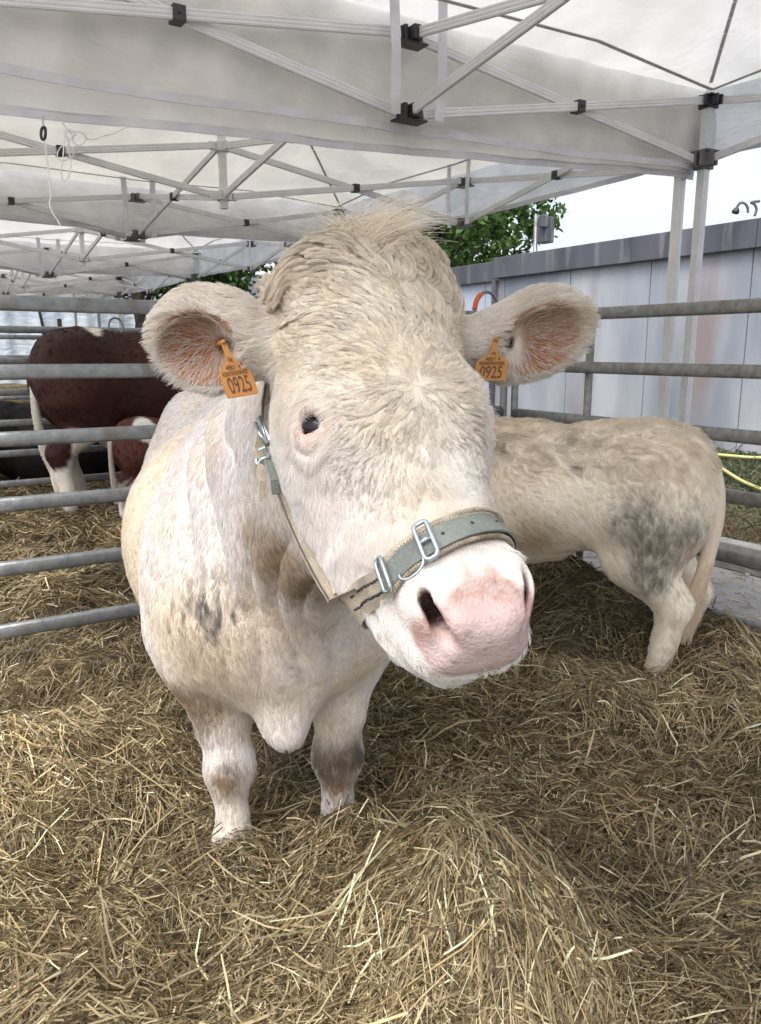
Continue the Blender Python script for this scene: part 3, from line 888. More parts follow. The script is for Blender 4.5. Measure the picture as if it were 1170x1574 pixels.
lea.build('leather_strap', [M['leather'], M['stitch']], halter)
# cream cord edging beside the leather
ed_ = MB()
Re = ring(-1.12, 1.9, .0100, 260)
for sgn in (-1, 1):
    pts_ = []
    for i in range(len(Re)):
        T_, n_ = nrm_at(Re, i)
        pts_.append(Re[i] + YAX * sgn * .0198 + n_ * (.0006 * math.sin(i * 2.2)))
    ed_.tube(pts_, .0028, 8, scale=[1 + .18 * math.sin(i * 2.2) for i in range(len(pts_))])
ed_.build('corded_edge', M['web'], halter)
Rs = ring(-1.95, -1.14, .0125, 30); sb = MB()
for off_ in (-.0095, .0095):
    for i in range(len(Rs) - 1):
        if i % 3 == 2: continue
        sb.tube([Rs[i] + YAX * off_, Rs[i + 1] + YAX * off_ + YAX * .001 * (i % 2)], .0019, 6)
_b = sb.build('black_stripe', M['stitch'], halter); _b['label'] = 'two broken black lines woven along the webbing'
def wire_loop(name, P_, i, hw, hl_, r, roll=0, lift_=.005, prong=False, rad=.006):
    T_, n_ = nrm_at(P_, i); c0 = P_[i] + n_ * lift_; m = MB(); pts_ = []
    for cx_, cy_, a0 in ((1, 1, 0), (-1, 1, 90), (-1, -1, 180), (1, -1, 270)):
        for k in range(5):
            an = R(a0 + k * 22.5)
            x = cx_ * (hw - rad) + rad * math.cos(an); y = cy_ * (hl_ - rad) + rad * math.sin(an)
            pts_.append(c0 + T_ * x + YAX * y + n_ * (.002 * abs(x) / hw))
    pts_.append(pts_[0]); pts_.append(pts_[1])
    m.tube(pts_, r, 10)
    if prong: m.tube([c0 + T_ * hw, c0 + n_ * .003, c0 - T_ * (hw + .002)], r * .8, 8)
    return m.build(name, M['zinc'], halter)
i1 = int(np.argmin(np.abs(np.linspace(-1.06, 1.75, 76) + .42)))
wire_loop('buckle', Rl, i1, .0085, .0245, .0030, prong=True)
R2 = ring(-1.2, -.5, .0130, 20)
wire_loop('keeper_loop', R2, 6, .0070, .0225, .0027)
dr = MB(); T_, n_ = nrm_at(R2, 15); c0 = R2[15] + YAX * .021 + n_ * .004
dr.tube([c0 + T_ * .017 * math.cos(x) + YAX * .010 * math.sin(x) + n_ * .0 for x in np.linspace(-.3, math.pi + .3, 18)], .0018, 8)
dr.build('d_ring', M['zinc'], halter)
# cheek strap, from the noseband up behind the ear
cs = [(527, 940), (515, 928), (500, 903), (484, 872), (468, 842), (453, 810), (440, 778), (430, 745), (420, 712), (411, 680), (405, 645), (408, 618), (416, 590)]
Yl = np.linspace(.985, 1.235, len(cs)); cpth = []
for (x, y), Y_ in zip(cs, Yl):
    h = HBVH.ray_cast(Vector((0, 0, CAM_H)), Vector(ray(x, y)))
    if h[0] is not None and h[0][1] - .012 < Y_: Y_ = h[0][1] - .012
    cpth.append(at_y(x, y, Y_))
cpth = np.array(cpth)
for _ in range(3): cpth[1:-1] = cpth[1:-1] * .5 + (cpth[:-2] + cpth[2:]) * .25
cpth = np.vstack([ring_pt(-1.75, yc_of(-1.75) - .012, .009), cpth[1:], hl(-.10, -.04, -.13)])
sd = nrm(np.array([.50, .86, -.1]))
m = MB(); m.sweep(cpth, flat(.0095, .0016), side=sd, smooth=False); chk = m.build('cheek_strap', M['web'], halter)
m = MB()
for e_ in (-.0078, .0078): m.tube(cpth + sd * e_ + np.array([-.0012, -.0022, 0]), .0013, 6)
m.build('dark_edging', M['dark_edge'], chk)
mir = np.array([hl(*(to_head(p_[None])[0] * [-1, 1, 1])) for p_ in cpth])
m = MB(); m.sweep(mir, flat(.0095, .0017), side=HEAD_R[:, 0], smooth=False); m.build('cheek_strap', M['web'], halter)
# throat piece under the jaw
jaw = [ring_pt(x, .40, .006) for x in np.linspace(-2.1, -4.2, 14)]
m = MB(); m.sweep(jaw, flat(.011, .0016), side=YAX, smooth=False); m.build('chin_strap', M['web'], halter)
m = MB()
def px3(x, y, dY=-.012):
    j = int(np.argmin(np.hypot(*(proj(cpth)[:, :2] - [x, y]).T))); return at_y(x, y, cpth[j][1] + dY)
m.tube([px3(395, 645), px3(398, 640), px3(406, 655), px3(414, 676), px3(410, 682), px3(400, 668), px3(393, 650)], .0028, 10)
m.tube([px3(394, 700), px3(396, 692), px3(410, 688), px3(415, 694), px3(412, 702), px3(402, 706), px3(394, 716), px3(395, 704)], .0026, 10)
m.tube([px3(399, 640), px3(410, 680)], .0022, 8)
m.build('small_buckle', M['zinc'], halter)
m = MB(); m.sweep([px3(400, 668), px3(396, 690), px3(402, 715), px3(403, 740), px3(402, 765)], flat(.0055, .0016), side=np.array([.8, .6, 0]), smooth=False); m.build('strap_tail', M['web'], halter)
m = MB(); m.sweep([px3(408, 690, -.016), px3(415, 712, -.016), px3(422, 738, -.016), px3(424, 760, -.016)], flat(.0055, .0014), side=np.array([.8, .6, 0]), smooth=False); m.build('strap_tail', M['leather'], halter)
# ------------------------------------------------------------------ pens: where things stand
CORN = np.array([.76, 4.62, 0.0])                 # corner of the pen behind the cow's head
LEG = np.array([1.55, 4.0, 0.0])                  # far right leg of the nearest tent
def pt(p, z): return np.array([p[0], p[1], z])
# ------------------------------------------------------------------ ground
M['asphalt'] = mat_noise('asphalt', (.20, .20, .20), (.28, .275, .265), 3, .9, 0, .5, 260, c3=(.33, .30, .25), s3=1.2)
g = MB(); g.add([(-260, -200, 0), (260, -200, 0), (260, 320, 0), (-260, 320, 0)], [(0, 1, 2, 3)])
tag(g.build('ground', M['asphalt']), kind='structure')
def rdist(p):     # metres outside the line of the right-hand fence
    return (p[..., 0] - CORN[0]) * U[0] + (p[..., 1] - CORN[1]) * U[1]
MOUNDS = [(.95, 4.15, .35, .55, .26), (1.35, 3.45, .25, .3, .12), (.15, 1.55, .22, .20, .07), (-.40, 1.82, .14, .12, .085), (-.11, 1.86, .13, .11, .08), (.26, 1.50, .27, .23, .20), (.02, 1.75, .2, .15, .04), (-1.10, 2.25, .30, .26, .17), (-.45, 1.45, .25, .22, -.09), (-.75, 1.75, .25, .2, -.05), (.75, 1.75, .30, .30, -.06), (.15, 2.35, .35, .30, .03), (.85, 2.6, .40, .30, .08), (1.35, 2.55, .30, .28, .12), (1.45, 3.1, .22, .25, .10),
          (-1.5, 3.7, .5, .4, .06), (-2.0, 5.2, .7, .5, .10), (-1.45, 5.8, .35, .3, .14), (-3.0, 5.0, .8, .5, .05), (-.45, 1.05, .35, .2, .04), (1.0, 3.3, .3, .3, .05), (-.2, 3.2, .5, .4, .04)]
def gh(x, y):
    x = np.asarray(x, float); y = np.asarray(y, float)
    p = np.stack([x.ravel(), y.ravel(), 0 * x.ravel()], 1)
    h = .12 + .19 * (vnoise(p, 1.9, 101, 2) - .5) + .10 * (vnoise(p, 5.5, 102, 2) - .5) + .045 * (vnoise(p, 16, 103) - .5)
    for mx_, my_, sx, sy, a in MOUNDS: h += a * np.exp(-((p[:, 0] - mx_) / sx) ** 2 - ((p[:, 1] - my_) / sy) ** 2)
    h = np.maximum(h, .02)
    rd = rdist(p)
    h = h * sstep(.28, -.05, rd) - .03 * sstep(.1, .3, rd)
    return h.reshape(x.shape)
xs, ys = np.arange(-7.5, 2.8, .035), np.arange(-.6, 10.5, .035)
GX, GY = np.meshgrid(xs, ys, indexing='ij'); GZ = gh(GX, GY)
GV = np.stack([GX.ravel(), GY.ravel(), GZ.ravel()], 1)
ii = np.arange(len(xs) * len(ys)).reshape(len(xs), len(ys))
GF = np.stack([ii[:-1, :-1].ravel(), ii[1:, :-1].ravel(), ii[1:, 1:].ravel(), ii[:-1, 1:].ravel()], 1)
GF = GF[(rdist(GV)[GF] < .34).all(1)]
M['straw_bed'] = mat_noise('trodden_straw', (.05, .038, .022), (.12, .092, .056), 14, .95, 0, 1.0, 160, c3=(.03, .022, .014), s3=5)  # bed colour darkened to deepen the shade between the straws
tag(np_mesh('straw_base', GV, GF, M['straw_bed']), kind='structure')
# straws
rs = np.random.default_rng(42)
def straw_ribbons(name, P, ang, pitch, L, W, col, z0, bend, segs=4, mat=None):
    n = len(P); t = np.linspace(-.5, .5, segs + 1)[None, :]
    d = np.stack([np.cos(ang), np.sin(ang)], 1); perp = np.stack([-d[:, 1], d[:, 0]], 1)
    off = bend[:, None] * (t * 2) ** 2 * L[:, None]
    x = P[:, :1] + d[:, :1] * L[:, None] * t + perp[:, :1] * off
    y = P[:, 1:2] + d[:, 1:2] * L[:, None] * t + perp[:, 1:2] * off
    z = gh(x, y) + z0[:, None] + np.sin(pitch)[:, None] * L[:, None] * (t + .1)
    z = np.maximum(z, gh(x, y) * .3 + .003)
    C_ = np.stack([x, y, z], 2)
    T_ = np.gradient(C_, axis=1); T_ = nrm(T_)
    roll = rs.random(n) * math.pi
    a_ = nrm(np.cross(T_, np.array([0, 0, 1.0]))); b_ = np.cross(a_, T_)
    S_ = a_ * np.cos(roll * .5)[:, None, None] + b_ * np.sin(roll * .5)[:, None, None]
    w_ = (W[:, None] * (1 - .25 * (t * 2) ** 4))[:, :, None] * .5
    V = np.stack([C_ - S_ * w_, C_ + S_ * w_], 2).reshape(n, -1, 3)
    k = (segs + 1) * 2
    q = np.array([[2 * i, 2 * i + 1, 2 * i + 3, 2 * i + 2] for i in range(segs)])
    F = (np.arange(n)[:, None, None] * k + q[None]).reshape(-1, 4)
    c = np.repeat(col, k, axis=0)
    return np_mesh(name, V.reshape(-1, 3), F, mat, smooth=False, cols=c)
M['straw'] = mat_tint('straw', .55, spec=.35, transl=.18)
def straw_cols(n, P):
    u_ = rs.random(n)
    pal = np.array([(.26, .195, .115), (.37, .295, .175), (.15, .11, .062), (.60, .515, .34), (.235, .21, .12), (.07, .05, .03), (.42, .32, .155)])
    patch = vnoise(np.column_stack([P, 0 * P[:, 0]]), 2.2, 111, 2)
    idx = np.searchsorted(np.cumsum([.24, .18, .22, .08, .10, .12, .06]), u_).clip(0, 6)
    c = pal[idx] * (.72 + .5 * rs.random((n, 1))) * np.array([1.13, 1.15, 1.13])
    fresh = np.zeros(n)
    for fx_, fy_, fr_ in ((.24, 1.50, .34), (-1.10, 2.25, .30), (1.2, 2.5, .4), (-.2, 1.15, .25)): fresh = np.maximum(fresh, np.exp(-((P[:, 0] - fx_) ** 2 + (P[:, 1] - fy_) ** 2) / fr_ ** 2))
    c = c * (.92 + .75 * fresh)[:, None]
    return np.clip(c * (.30 + 1.35 * patch)[:, None], 0, .8)
def scatter(n, dmin, dmax, pw=2.0):
    # more straws where the bedding is close to where people stand
    out = np.zeros((0, 2))
    while len(out) < n:
        m = n * 3
        d = dmin * (dmax / dmin) ** rs.random(m) if pw == 2 else dmin + (dmax - dmin) * rs.random(m)
        a = R(-42) + R(80) * rs.random(m) - R(0)
        p = np.stack([np.sin(a) * d, np.cos(a) * d], 1)
        ok = (rdist(p) < .20 + .1 * rs.random(m)) & (p[:, 0] > -7.3) & (p[:, 1] < 10.3)
        out = np.vstack([out, p[ok]])
    return out[:n]
def lay(name, n, dmin, dmax, Lr, Wr, zr, pmax, segs=4):
    P = scatter(n, dmin, dmax)
    fld = vnoise(np.column_stack([P, 0 * P[:, 0]]), 1.6, 121, 2) * 12.0
    ang = np.where(rs.random(n) < .62, fld + rs.normal(0, .55, n), rs.random(n) * 6.28)
    L = Lr[0] + (Lr[1] - Lr[0]) * rs.random(n) ** 1.8
    W = (Wr[0] + (Wr[1] - Wr[0]) * rs.random(n) ** 2) * (.85 + .10 * np.linalg.norm(P, axis=1))
    z0 = zr * rs.random(n) ** 1.3
    pitch = rs.normal(0, pmax, n)
    bend = rs.normal(0, .10, n)
    return straw_ribbons(name, P, ang, pitch, L, W, straw_cols(n, P), z0, bend, segs, M['straw'])
o = lay('straw_bedding', 130000, .85, 4.2, (.035, .20), (.0017, .0050), .045, .26)
tag(o, 'deep tangled golden straw bedding of the near pen', 'straw', kind='stuff')
o = lay('straw_bedding', 65000, 4.0, 10.0, (.07, .28), (.004, .008), .04, .18, 3)
tag(o, 'straw bedding of the pens behind', 'straw', kind='stuff')
o = lay('straw_bedding', 3200, .9, 4.5, (.10, .34), (.0035, .0065), .06, .36)
tag(o, 'long loose pale straws lying on top of the bedding', 'straw', kind='stuff')
# loose straws blown over the paving outside the pen
P_ = scatter(42000, .85, 3.6); n = len(P_)
o = straw_ribbons('chaff', P_, rs.random(n) * 6.28, rs.normal(0, .35, n), .008 + .028 * rs.random(n), .0015 + .0035 * rs.random(n), straw_cols(n, P_) * 1.1, .05 * rs.random(n), rs.normal(0, .1, n), 1, M['straw'])
tag(o, 'short chaff and broken bits between the straws', 'straw', kind='stuff')
n = 2600
q = CORN[None, :2] + U[None, :2] * (.15 + 2.6 * rs.random((n, 1)) ** 1.5) - Vv[None, :2] * (rs.random((n, 1)) * 4.5 - 1.2)
_gh = gh
gh = lambda x, y: np.zeros(np.shape(x)) + .006
o = straw_ribbons('scattered_straw', q, rs.random(n) * 6.28, rs.normal(0, .05, n), .03 + .12 * rs.random(n), .003 + .003 * rs.random(n), straw_cols(n, q) * 1.25, .004 * rs.random(n), rs.normal(0, .12, n), 3, M['straw'])
tag(o, 'loose straws scattered on the grey paving outside the pen', 'straw', kind='stuff')
gh = _gh

# ------------------------------------------------------------------ kerb, bank, wall
K0 = at_z(1150, 842, .12); W0 = at_z(1170, 702, .50)
kd_ = float(rdist(K0)); wd_ = float(rdist(W0))
def gp(a, b, z=0): return pt(CORN + U * a + Vv * b, z)     # a metres outside the right fence, b metres along it
M['kerb'] = mat_noise('kerb_stone', (.22, .215, .20), (.30, .29, .27), 12, .9, 0, .4, 90)
kb = MB()
for i in range(-8, 24):
    kb.box(gp(kd_ + .07, i * 1.0 + .5, .06), (.14, .992, .13), [U, Vv, Z])
tag(kb.build('kerb', M['kerb'], bevel=.008), kind='structure')
gutter = MB(); gutter.box(gp(kd_ - .12, 8, .004), (.22, 32, .008), [U, Vv, Z])
tag(gutter.build('drain_channel', mat_noise('dark_channel', (.05, .05, .05), (.09, .085, .08), 9, .7)), kind='structure')
na, nb = 30, 120
aa = np.linspace(kd_ + .13, wd_ + 2.0, na); bb = np.linspace(-8, 24, nb)
A2, B2 = np.meshgrid(aa, bb, indexing='ij')
def bank_z(a, b):
    q_ = np.stack([np.ravel(a), np.ravel(b), 0 * np.ravel(a)], 1)
    return (.11 + .40 * sstep(kd_ + .1, wd_ + .1, np.ravel(a)) + .08 * (vnoise(q_, 2.5, 131, 2) - .5)).reshape(np.shape(a))
BZ = bank_z(A2, B2)
BV = CORN[None] + U[None] * A2.ravel()[:, None] + Vv[None] * B2.ravel()[:, None]; BV[:, 2] = BZ.ravel()
ii = np.arange(na * nb).reshape(na, nb)
BF = np.stack([ii[:-1, :-1].ravel(), ii[1:, :-1].ravel(), ii[1:, 1:].ravel(), ii[:-1, 1:].ravel()], 1)
M['soil'] = mat_noise('bank_soil', (.05, .055, .025), (.10, .09, .05), 6, .95, 0, .8, 60, c3=(.12, .06, .04), s3=3)
tag(np_mesh('grass_bank', BV, BF, M['soil']), kind='structure')
n = 46000
ga = kd_ + .10 + (wd_ - kd_ - .10) * rs.random(n) ** .8; gb = -4.5 + 13 * rs.random(n)
base = CORN[None] + U[None] * ga[:, None] + Vv[None] * gb[:, None]; base[:, 2] = bank_z(ga, gb)
edge = sstep(kd_ + 1.1, kd_ + .3, ga)
gl = .035 + .05 * rs.random(n) + .16 * (rs.random(n) < .02)
gd = nrm(np.stack([rs.normal(0, .6, n), rs.normal(0, .6, n), np.full(n, .8)], 1))
t = np.linspace(0, 1, 4)[None, :, None]
gq = base[:, None] + gd[:, None] * gl[:, None, None] * t; gq[..., 2] -= gl[:, None] * .35 * t[..., 0] ** 2
gcol = np.array([(.035, .062, .028), (.055, .088, .04), (.085, .12, .075), (.17, .165, .10)])[rs.integers(0, 4, n)] * (.7 + .6 * rs.random((n, 1)))
gcol = gcol + (np.array([.17, .09, .06]) - gcol) * (edge * (rs.random(n) < .5))[:, None]
M['grass'] = hair_mat('grass_blades', .6, .3)
o = hair_obj('grass', gq, np.full(n, .005), gcol, M['grass'], None, .2)
tag(o, 'green ground cover growing on the bank below the wall', 'grass', kind='stuff')
# yellow hose
M['hose'] = mat_noise('yellow_hose', (.45, .43, .15), (.55, .53, .24), 12, .5)
def on_bank(x, y):
    r_ = ray(x, y)
    for t_ in np.arange(3, 14, .01):
        p_ = np.array([0, 0, CAM_H]) + r_ * t_
        if p_[2] < bank_z(np.array(rdist(p_)), np.array((p_ - CORN) @ Vv)) + .055: return p_
    return p_
hp_ = [on_bank(x, y) for x, y in ((1185, 704), (1150, 703), (1115, 700), (1100, 699), (1085, 701), (1083, 710), (1100, 714), (1120, 727), (1142, 740), (1165, 750), (1190, 757))]
from mathutils.geometry import interpolate_bezier
def spline(P_, m=8):
    P_ = [np.array(p) for p in P_]; Q_ = [P_[0]] + P_ + [P_[-1]]; out = []
    for i in range(1, len(Q_) - 2):
        for k in range(m):
            t_ = k / m; a_, b_, c_, d_ = Q_[i - 1], Q_[i], Q_[i + 1], Q_[i + 2]
            out.append(.5 * (2 * b_ + (c_ - a_) * t_ + (2 * a_ - 5 * b_ + 4 * c_ - d_) * t_ ** 2 + (3 * b_ - a_ - 3 * c_ + d_) * t_ ** 3))
    out.append(P_[-1]); return np.array(out)
m = MB(); m.tube(spline(hp_), .015, 10)
tag(m.build('garden_hose', M['hose']), 'yellow hose lying across the green bank', 'hose')
# the long wall
M['wall'] = mat_noise('painted_wall', (.17, .20, .24), (.39, .41, .445), 1.5, .75, 0, .15, 40, detail=10, c3=(.225, .19, .195), s3=1.4, stretch=(1, 1, .28))
M['wall_far'] = mat_noise('painted_wall_pale', (.36, .41, .50), (.42, .47, .55), 1.2, .75, 0, .1, 40, stretch=(1, 1, .5))
M['cap'] = mat_noise('slate_coping', (.05, .054, .068), (.10, .105, .125), 3, .6, .1, .2, 40, c3=(.17, .175, .19), s3=7, stretch=(1, 1, .12))
CT = 1.45 + (540 - 331) / 1225.0 * float(W0[1]) * 1.0
_r = ray(1170, 331); _t = W0[1] / _r[1]; CT = CAM_H + _r[2] * _t
# where the wall turns: seen at x=757
best = min(np.arange(0, 14, .02), key=lambda b: abs(proj(W0 + Vv * b)[0][0] - 757))
def long_wall(name, o0, b0, b1, mat, label, pw=1.15, ph=.0):
    e = empty(name, tuple(pt(o0 + Vv * b0, 0)), label, 'wall')
    w_ = MB(); b = b0 + ph
    ed = [b0] + [x for x in np.arange(b0 + ph, b1, pw) if x > b0 + .05] + [b1]
    for x0, x1 in zip(ed[:-1], ed[1:]):
        w_.box(pt(o0 + Vv * (x0 + x1) / 2 + U * .1, CT / 2 - .10), (.2, x1 - x0 - .012, CT - .22), [U, Vv, Z])
    w_.box(pt(o0 + Vv * (b0 + b1) / 2 + U * .13, CT / 2 - .15), (.2, b1 - b0, CT - .34), [U, Vv, Z])
    w_.build('wall_panels', mat, e)
    c_ = MB()
    ed = list(np.arange(b0, b1, 2.3)) + [b1]
    for x0, x1 in zip(ed[:-1], ed[1:]):
        c_.box(pt(o0 + Vv * (x0 + x1) / 2 + U * .08, CT - .125), (.32, x1 - x0 - .006, .25), [U, Vv, Z])
    c_.build('coping', M['cap'], e, bevel=.006)
    return e
long_wall('boundary_wall', pt(W0, 0), -9, best - .02, M['wall'], 'long lilac grey panelled wall with dark coping behind the pens, stained near the tent legs', 1.12, .3)
long_wall('boundary_wall', pt(W0 + U * .25, 0), best + .02, best + 9, M['wall_far'], 'paler blue end of the wall left of the dark joint beside the tree', 1.3, .5)
m = MB(); m.box(pt(W0 + Vv * best - U * .03, CT / 2 - .13), (.06, .07, CT - .28), [U, Vv, Z]); tag(m.build('joint_strip', M['cap'], bevel=.01), 'dark vertical strip where the two stretches of wall meet', 'wall_joint')  # dark strip marking the joint between the two wall stretches
# bent light bracket on the coping
m = MB(); c0 = pt(W0 + Vv * .25, 0)
pr = [at_y(x, y, float(W0[1]) + .2) for x, y in ((1150, 327), (1149, 318), (1144, 312), (1138, 312), (1134, 317), (1132, 322))]
m.tube(spline(pr), .012, 8)
m.tube(spline([at_y(x, y, float(W0[1]) + .2) for x, y in ((1160, 332), (1163, 322), (1160, 314), (1155, 311), (1168, 309))]), .012, 8)
b_ = MB(); b_.tube([at_y(1133, 320, float(W0[1]) + .2), at_y(1131, 325, float(W0[1]) + .2), at_y(1130, 328, float(W0[1]) + .2)], .035, 10, scale=[.6, 1, .8])
e = empty('wall_lamp', tuple(at_y(1150, 330, float(W0[1]) + .2)), 'small bent lamp bracket on top of the wall at the right edge', 'lamp')
m.build('bracket', M['cap'], e); b_.build('lamp_head', M['black'], e)

# ------------------------------------------------------------------ fences
def oval(a, b, n=14, flat_=.0):
    out = []
    for i in range(n):
        t_ = 2 * math.pi * i / n; c_, s_ = math.cos(t_), math.sin(t_)
        p_ = .62
        out.append((a * np.sign(s_) * abs(s_) ** p_, b * np.sign(c_) * abs(c_) ** p_))
    return out
def gate(A, B, zs, label, prof, mat, posts, pr=.021, group='steel cattle gates round the pens', ends=(True, True), rail_off=0.0, top=None):
    A = np.array(A, float); B = np.array(B, float); d = nrm(B - A); nn = np.array([-d[1], d[0], 0]); Lg = np.linalg.norm(B - A)
    e = empty('cattle_gate', tuple(pt(A, 0)), label, 'gate', group)
    for z in zs:
        m = MB(); k = 9
        sag = [.004 * math.sin(math.pi * i / (k - 1)) for i in range(k)]
        m.sweep([pt(A + d * Lg * i / (k - 1), z - sag[i]) for i in range(k)], prof, side=Z, smooth=True)
        m.build('rail', mat, e)
    tp = (top or zs[0])
    for f in posts:
        m = MB(); p_ = A + d * Lg * f + nn * (.0 if f in (0, 1) else rail_off)
        m.tube([pt(p_, max(.02, zs[-1] - .10)), pt(p_, tp + (.012 if f in (0, 1) else -.01))], pr, 12)
        m.build('upright', mat, e)
    return e
ZS = [1.64, 1.37, 1.10, .83, .56, .29]
P_FLAT = oval(.031, .019); P_OV = oval(.030, .022)
gate(CORN - U * .05, CORN - U * 3.0, ZS, 'nearest gate on the left, its six flat rails running behind the white cow', P_FLAT, M['galv'], (0, 1))
gate(CORN - U * 3.06, CORN - U * 6.0, ZS, 'gate continuing the near left fence out of the picture', P_FLAT, M['galv'], (0, 1))
# the upright seen at x=900 divides the right-hand gate
tt = min(np.arange(0, 3, .01), key=lambda q_: abs(proj(pt(CORN - Vv * q_, 1.3))[0][0] - 898))
gate(CORN - Vv * .04, CORN - Vv * 3.4, [1.64, 1.37, 1.095, .83, .56, .27], 'weathered gate on the right between the calf and the lilac wall', P_OV, M['galv_rough'], (0, (tt - .04) / 3.36, 1), rail_off=.035)
gate(CORN + Vv * .06, CORN + Vv * 3.3, ZS, 'gate behind the big cow along the wall side of the next pen', P_OV, M['galv_rough'], (0, 1))
F2 = CORN + Vv * 3.36
F2 = np.array([-3.4, 6.85, 0]) + U * float(np.dot(F2 - np.array([-3.4, 6.85, 0]), U))
for k in range(4):
    gate(F2 - U * (3.0 * k + .03), F2 - U * (3.0 * k + 2.97), ZS, ['gate of the back fence behind the big cow', 'back fence gate hidden behind the brown cow', 'back fence gate crossing behind the brown cow\'s rump', 'back fence gate at the left edge of the photo'][k], P_FLAT, M['galv'], (0, .33, 1), rail_off=.03)
F3 = np.array([-5.3, 10.6, 0])
for k, f0 in enumerate((F3 + U * 3.0, F3, F3 - U * 3.0)):
    gate(f0, f0 - U * 2.94, ZS, ['farthest gate behind the brown cow', 'far gate seen through the rails at the left', 'far gate beyond the left edge'][k], P_FLAT, M['galv'], (0, .4, 1), rail_off=.03)
for k in range(2):
    gate(F2 + Vv * (.06 + 3.4 * k), F2 + Vv * (3.36 + 3.4 * k), ZS, ['wall side gate of the third pen', 'wall side gate of the fourth pen'][k], P_OV, M['galv_rough'], (0, 1))
# feeder-like trough behind the brown cow
# steel hoops on the gate corners
M['orange'] = mat_noise('orange_tape', (.75, .14, .03), (.85, .19, .04), 20, .5)
def hoop(c0, r, label, tape):
    e = empty('gate_hoop', tuple(c0), label, 'hoop', 'steel hoops on the gate corners')
    m = MB(); d = nrm(np.array([.86, .5, 0])); an = np.linspace(R(215), R(-45), 26)
    P_ = [c0 + d * r * math.cos(a_) + Z * r * 1.25 * math.sin(a_) for a_ in an]
    m.tube(P_, .0095 if tape else .008, 10); m.build('hoop_rod', M['galv'], e)
    if tape:
        m = MB(); m.tube([c0 + d * r * math.cos(a_) + Z * r * 1.25 * math.sin(a_) for a_ in np.linspace(R(178), R(118), 10)], .0145, 12); m.build('tape', M['orange'], e)
hoop(at_y(748, 478, 4.62), .085, 'bent steel hoop with orange tape on the pen corner behind the right ear', True)
hoop(at_y(178, 502, float(F2[1] - 2.2)), .05, 'thin steel hoop above the back of the brown cow', False)
# ------------------------------------------------------------------ tents
def fabric(name, base, tr, ss=3, crease=.4):
    m, t, p = new_mat(name); N = t.nodes.new; Lk = t.links.new
    tc = N('ShaderNodeTexCoord'); n1 = N('ShaderNodeTexNoise'); n1.inputs['Scale'].default_value = ss; n1.inputs['Detail'].default_value = 6
    Lk(tc.outputs['Object'], n1.inputs['Vector'])
    cr = N('ShaderNodeValToRGB'); cr.color_ramp.elements[0].position = .35; cr.color_ramp.elements[1].position = .65
    cr.color_ramp.elements[0].color = (*[c * .84 for c in base], 1); cr.color_ramp.elements[1].color = (*base, 1)
    Lk(n1.outputs[0], cr.inputs[0]); Lk(cr.outputs[0], p.inputs['Base Color'])
    p.inputs['Roughness'].default_value = .55; p.inputs['Specular IOR Level'].default_value = .3
    mp = N('ShaderNodeMapping'); mp.inputs['Rotation'].default_value = (0, 0, _A); mp.inputs['Scale'].default_value = (1.2, 1.2, 3.5)
    Lk(tc.outputs['Object'], mp.inputs['Vector'])
    nb = N('ShaderNodeTexNoise'); nb.inputs['Scale'].default_value = 2.4; nb.inputs['Detail'].default_value = 6; nb.inputs['Distortion'].default_value = .6
    Lk(mp.outputs[0], nb.inputs['Vector'])
    b = N('ShaderNodeBump'); b.inputs['Strength'].default_value = crease; b.inputs['Distance'].default_value = .05
    Lk(nb.outputs[0], b.inputs['Height']); Lk(b.outputs[0], p.inputs['Normal'])
    tr_ = N('ShaderNodeBsdfTranslucent'); Lk(cr.outputs[0], tr_.inputs[0]); Lk(b.outputs[0], tr_.inputs['Normal'])
    mx = N('ShaderNodeMixShader'); mx.inputs[0].default_value = tr
    Lk(p.outputs[0], mx.inputs[1]); Lk(tr_.outputs[0], mx.inputs[2]); Lk(mx.outputs[0], t.nodes['Material Output'].inputs[0])
    return m
M['canopy'] = fabric('tent_canopy', (.88, .875, .85), .42)
M['canopy_old'] = fabric('tent_canopy_ivory', (.80, .785, .71), .36)
M['valance'] = fabric('tent_valance', (.92, .915, .895), .68, 5, .5)
M['strap'] = fabric('tent_strap', (.80, .80, .84), .25, 9, .2)
M['seam'] = mat_noise('canopy_seam', (.42, .41, .39), (.52, .51, .48), 30, .8)
ZT, ZB, ZE = 2.60, 2.345, 2.665
SAG = .042
TW = 3.42
BAR = [(-.017, -.006), (-.017, .006), (-.012, .008), (-.006, .0065), (-.003, .008), (.003, .008), (.006, .0065), (.012, .008), (.017, .006), (.017, -.006), (.012, -.008), (.006, -.0065), (.003, -.008), (-.003, -.008), (-.006, -.0065), (-.012, -.008)]
def hem_from_px(pairs, off):
    """hem height along the side nearest to x px values: distance from the right leg -> z"""
    out = []
    o0 = LEG + Vv * off
    for x, y in pairs:
        r_ = ray(x, y); A_ = np.array([[r_[0], U[0]], [r_[1], U[1]]])     # r*t = o0 - U*s
        t_, s_ = np.linalg.solve(A_, o0[:2]); out.append((s_, CAM_H + r_[2] * t_))
    return sorted(out)
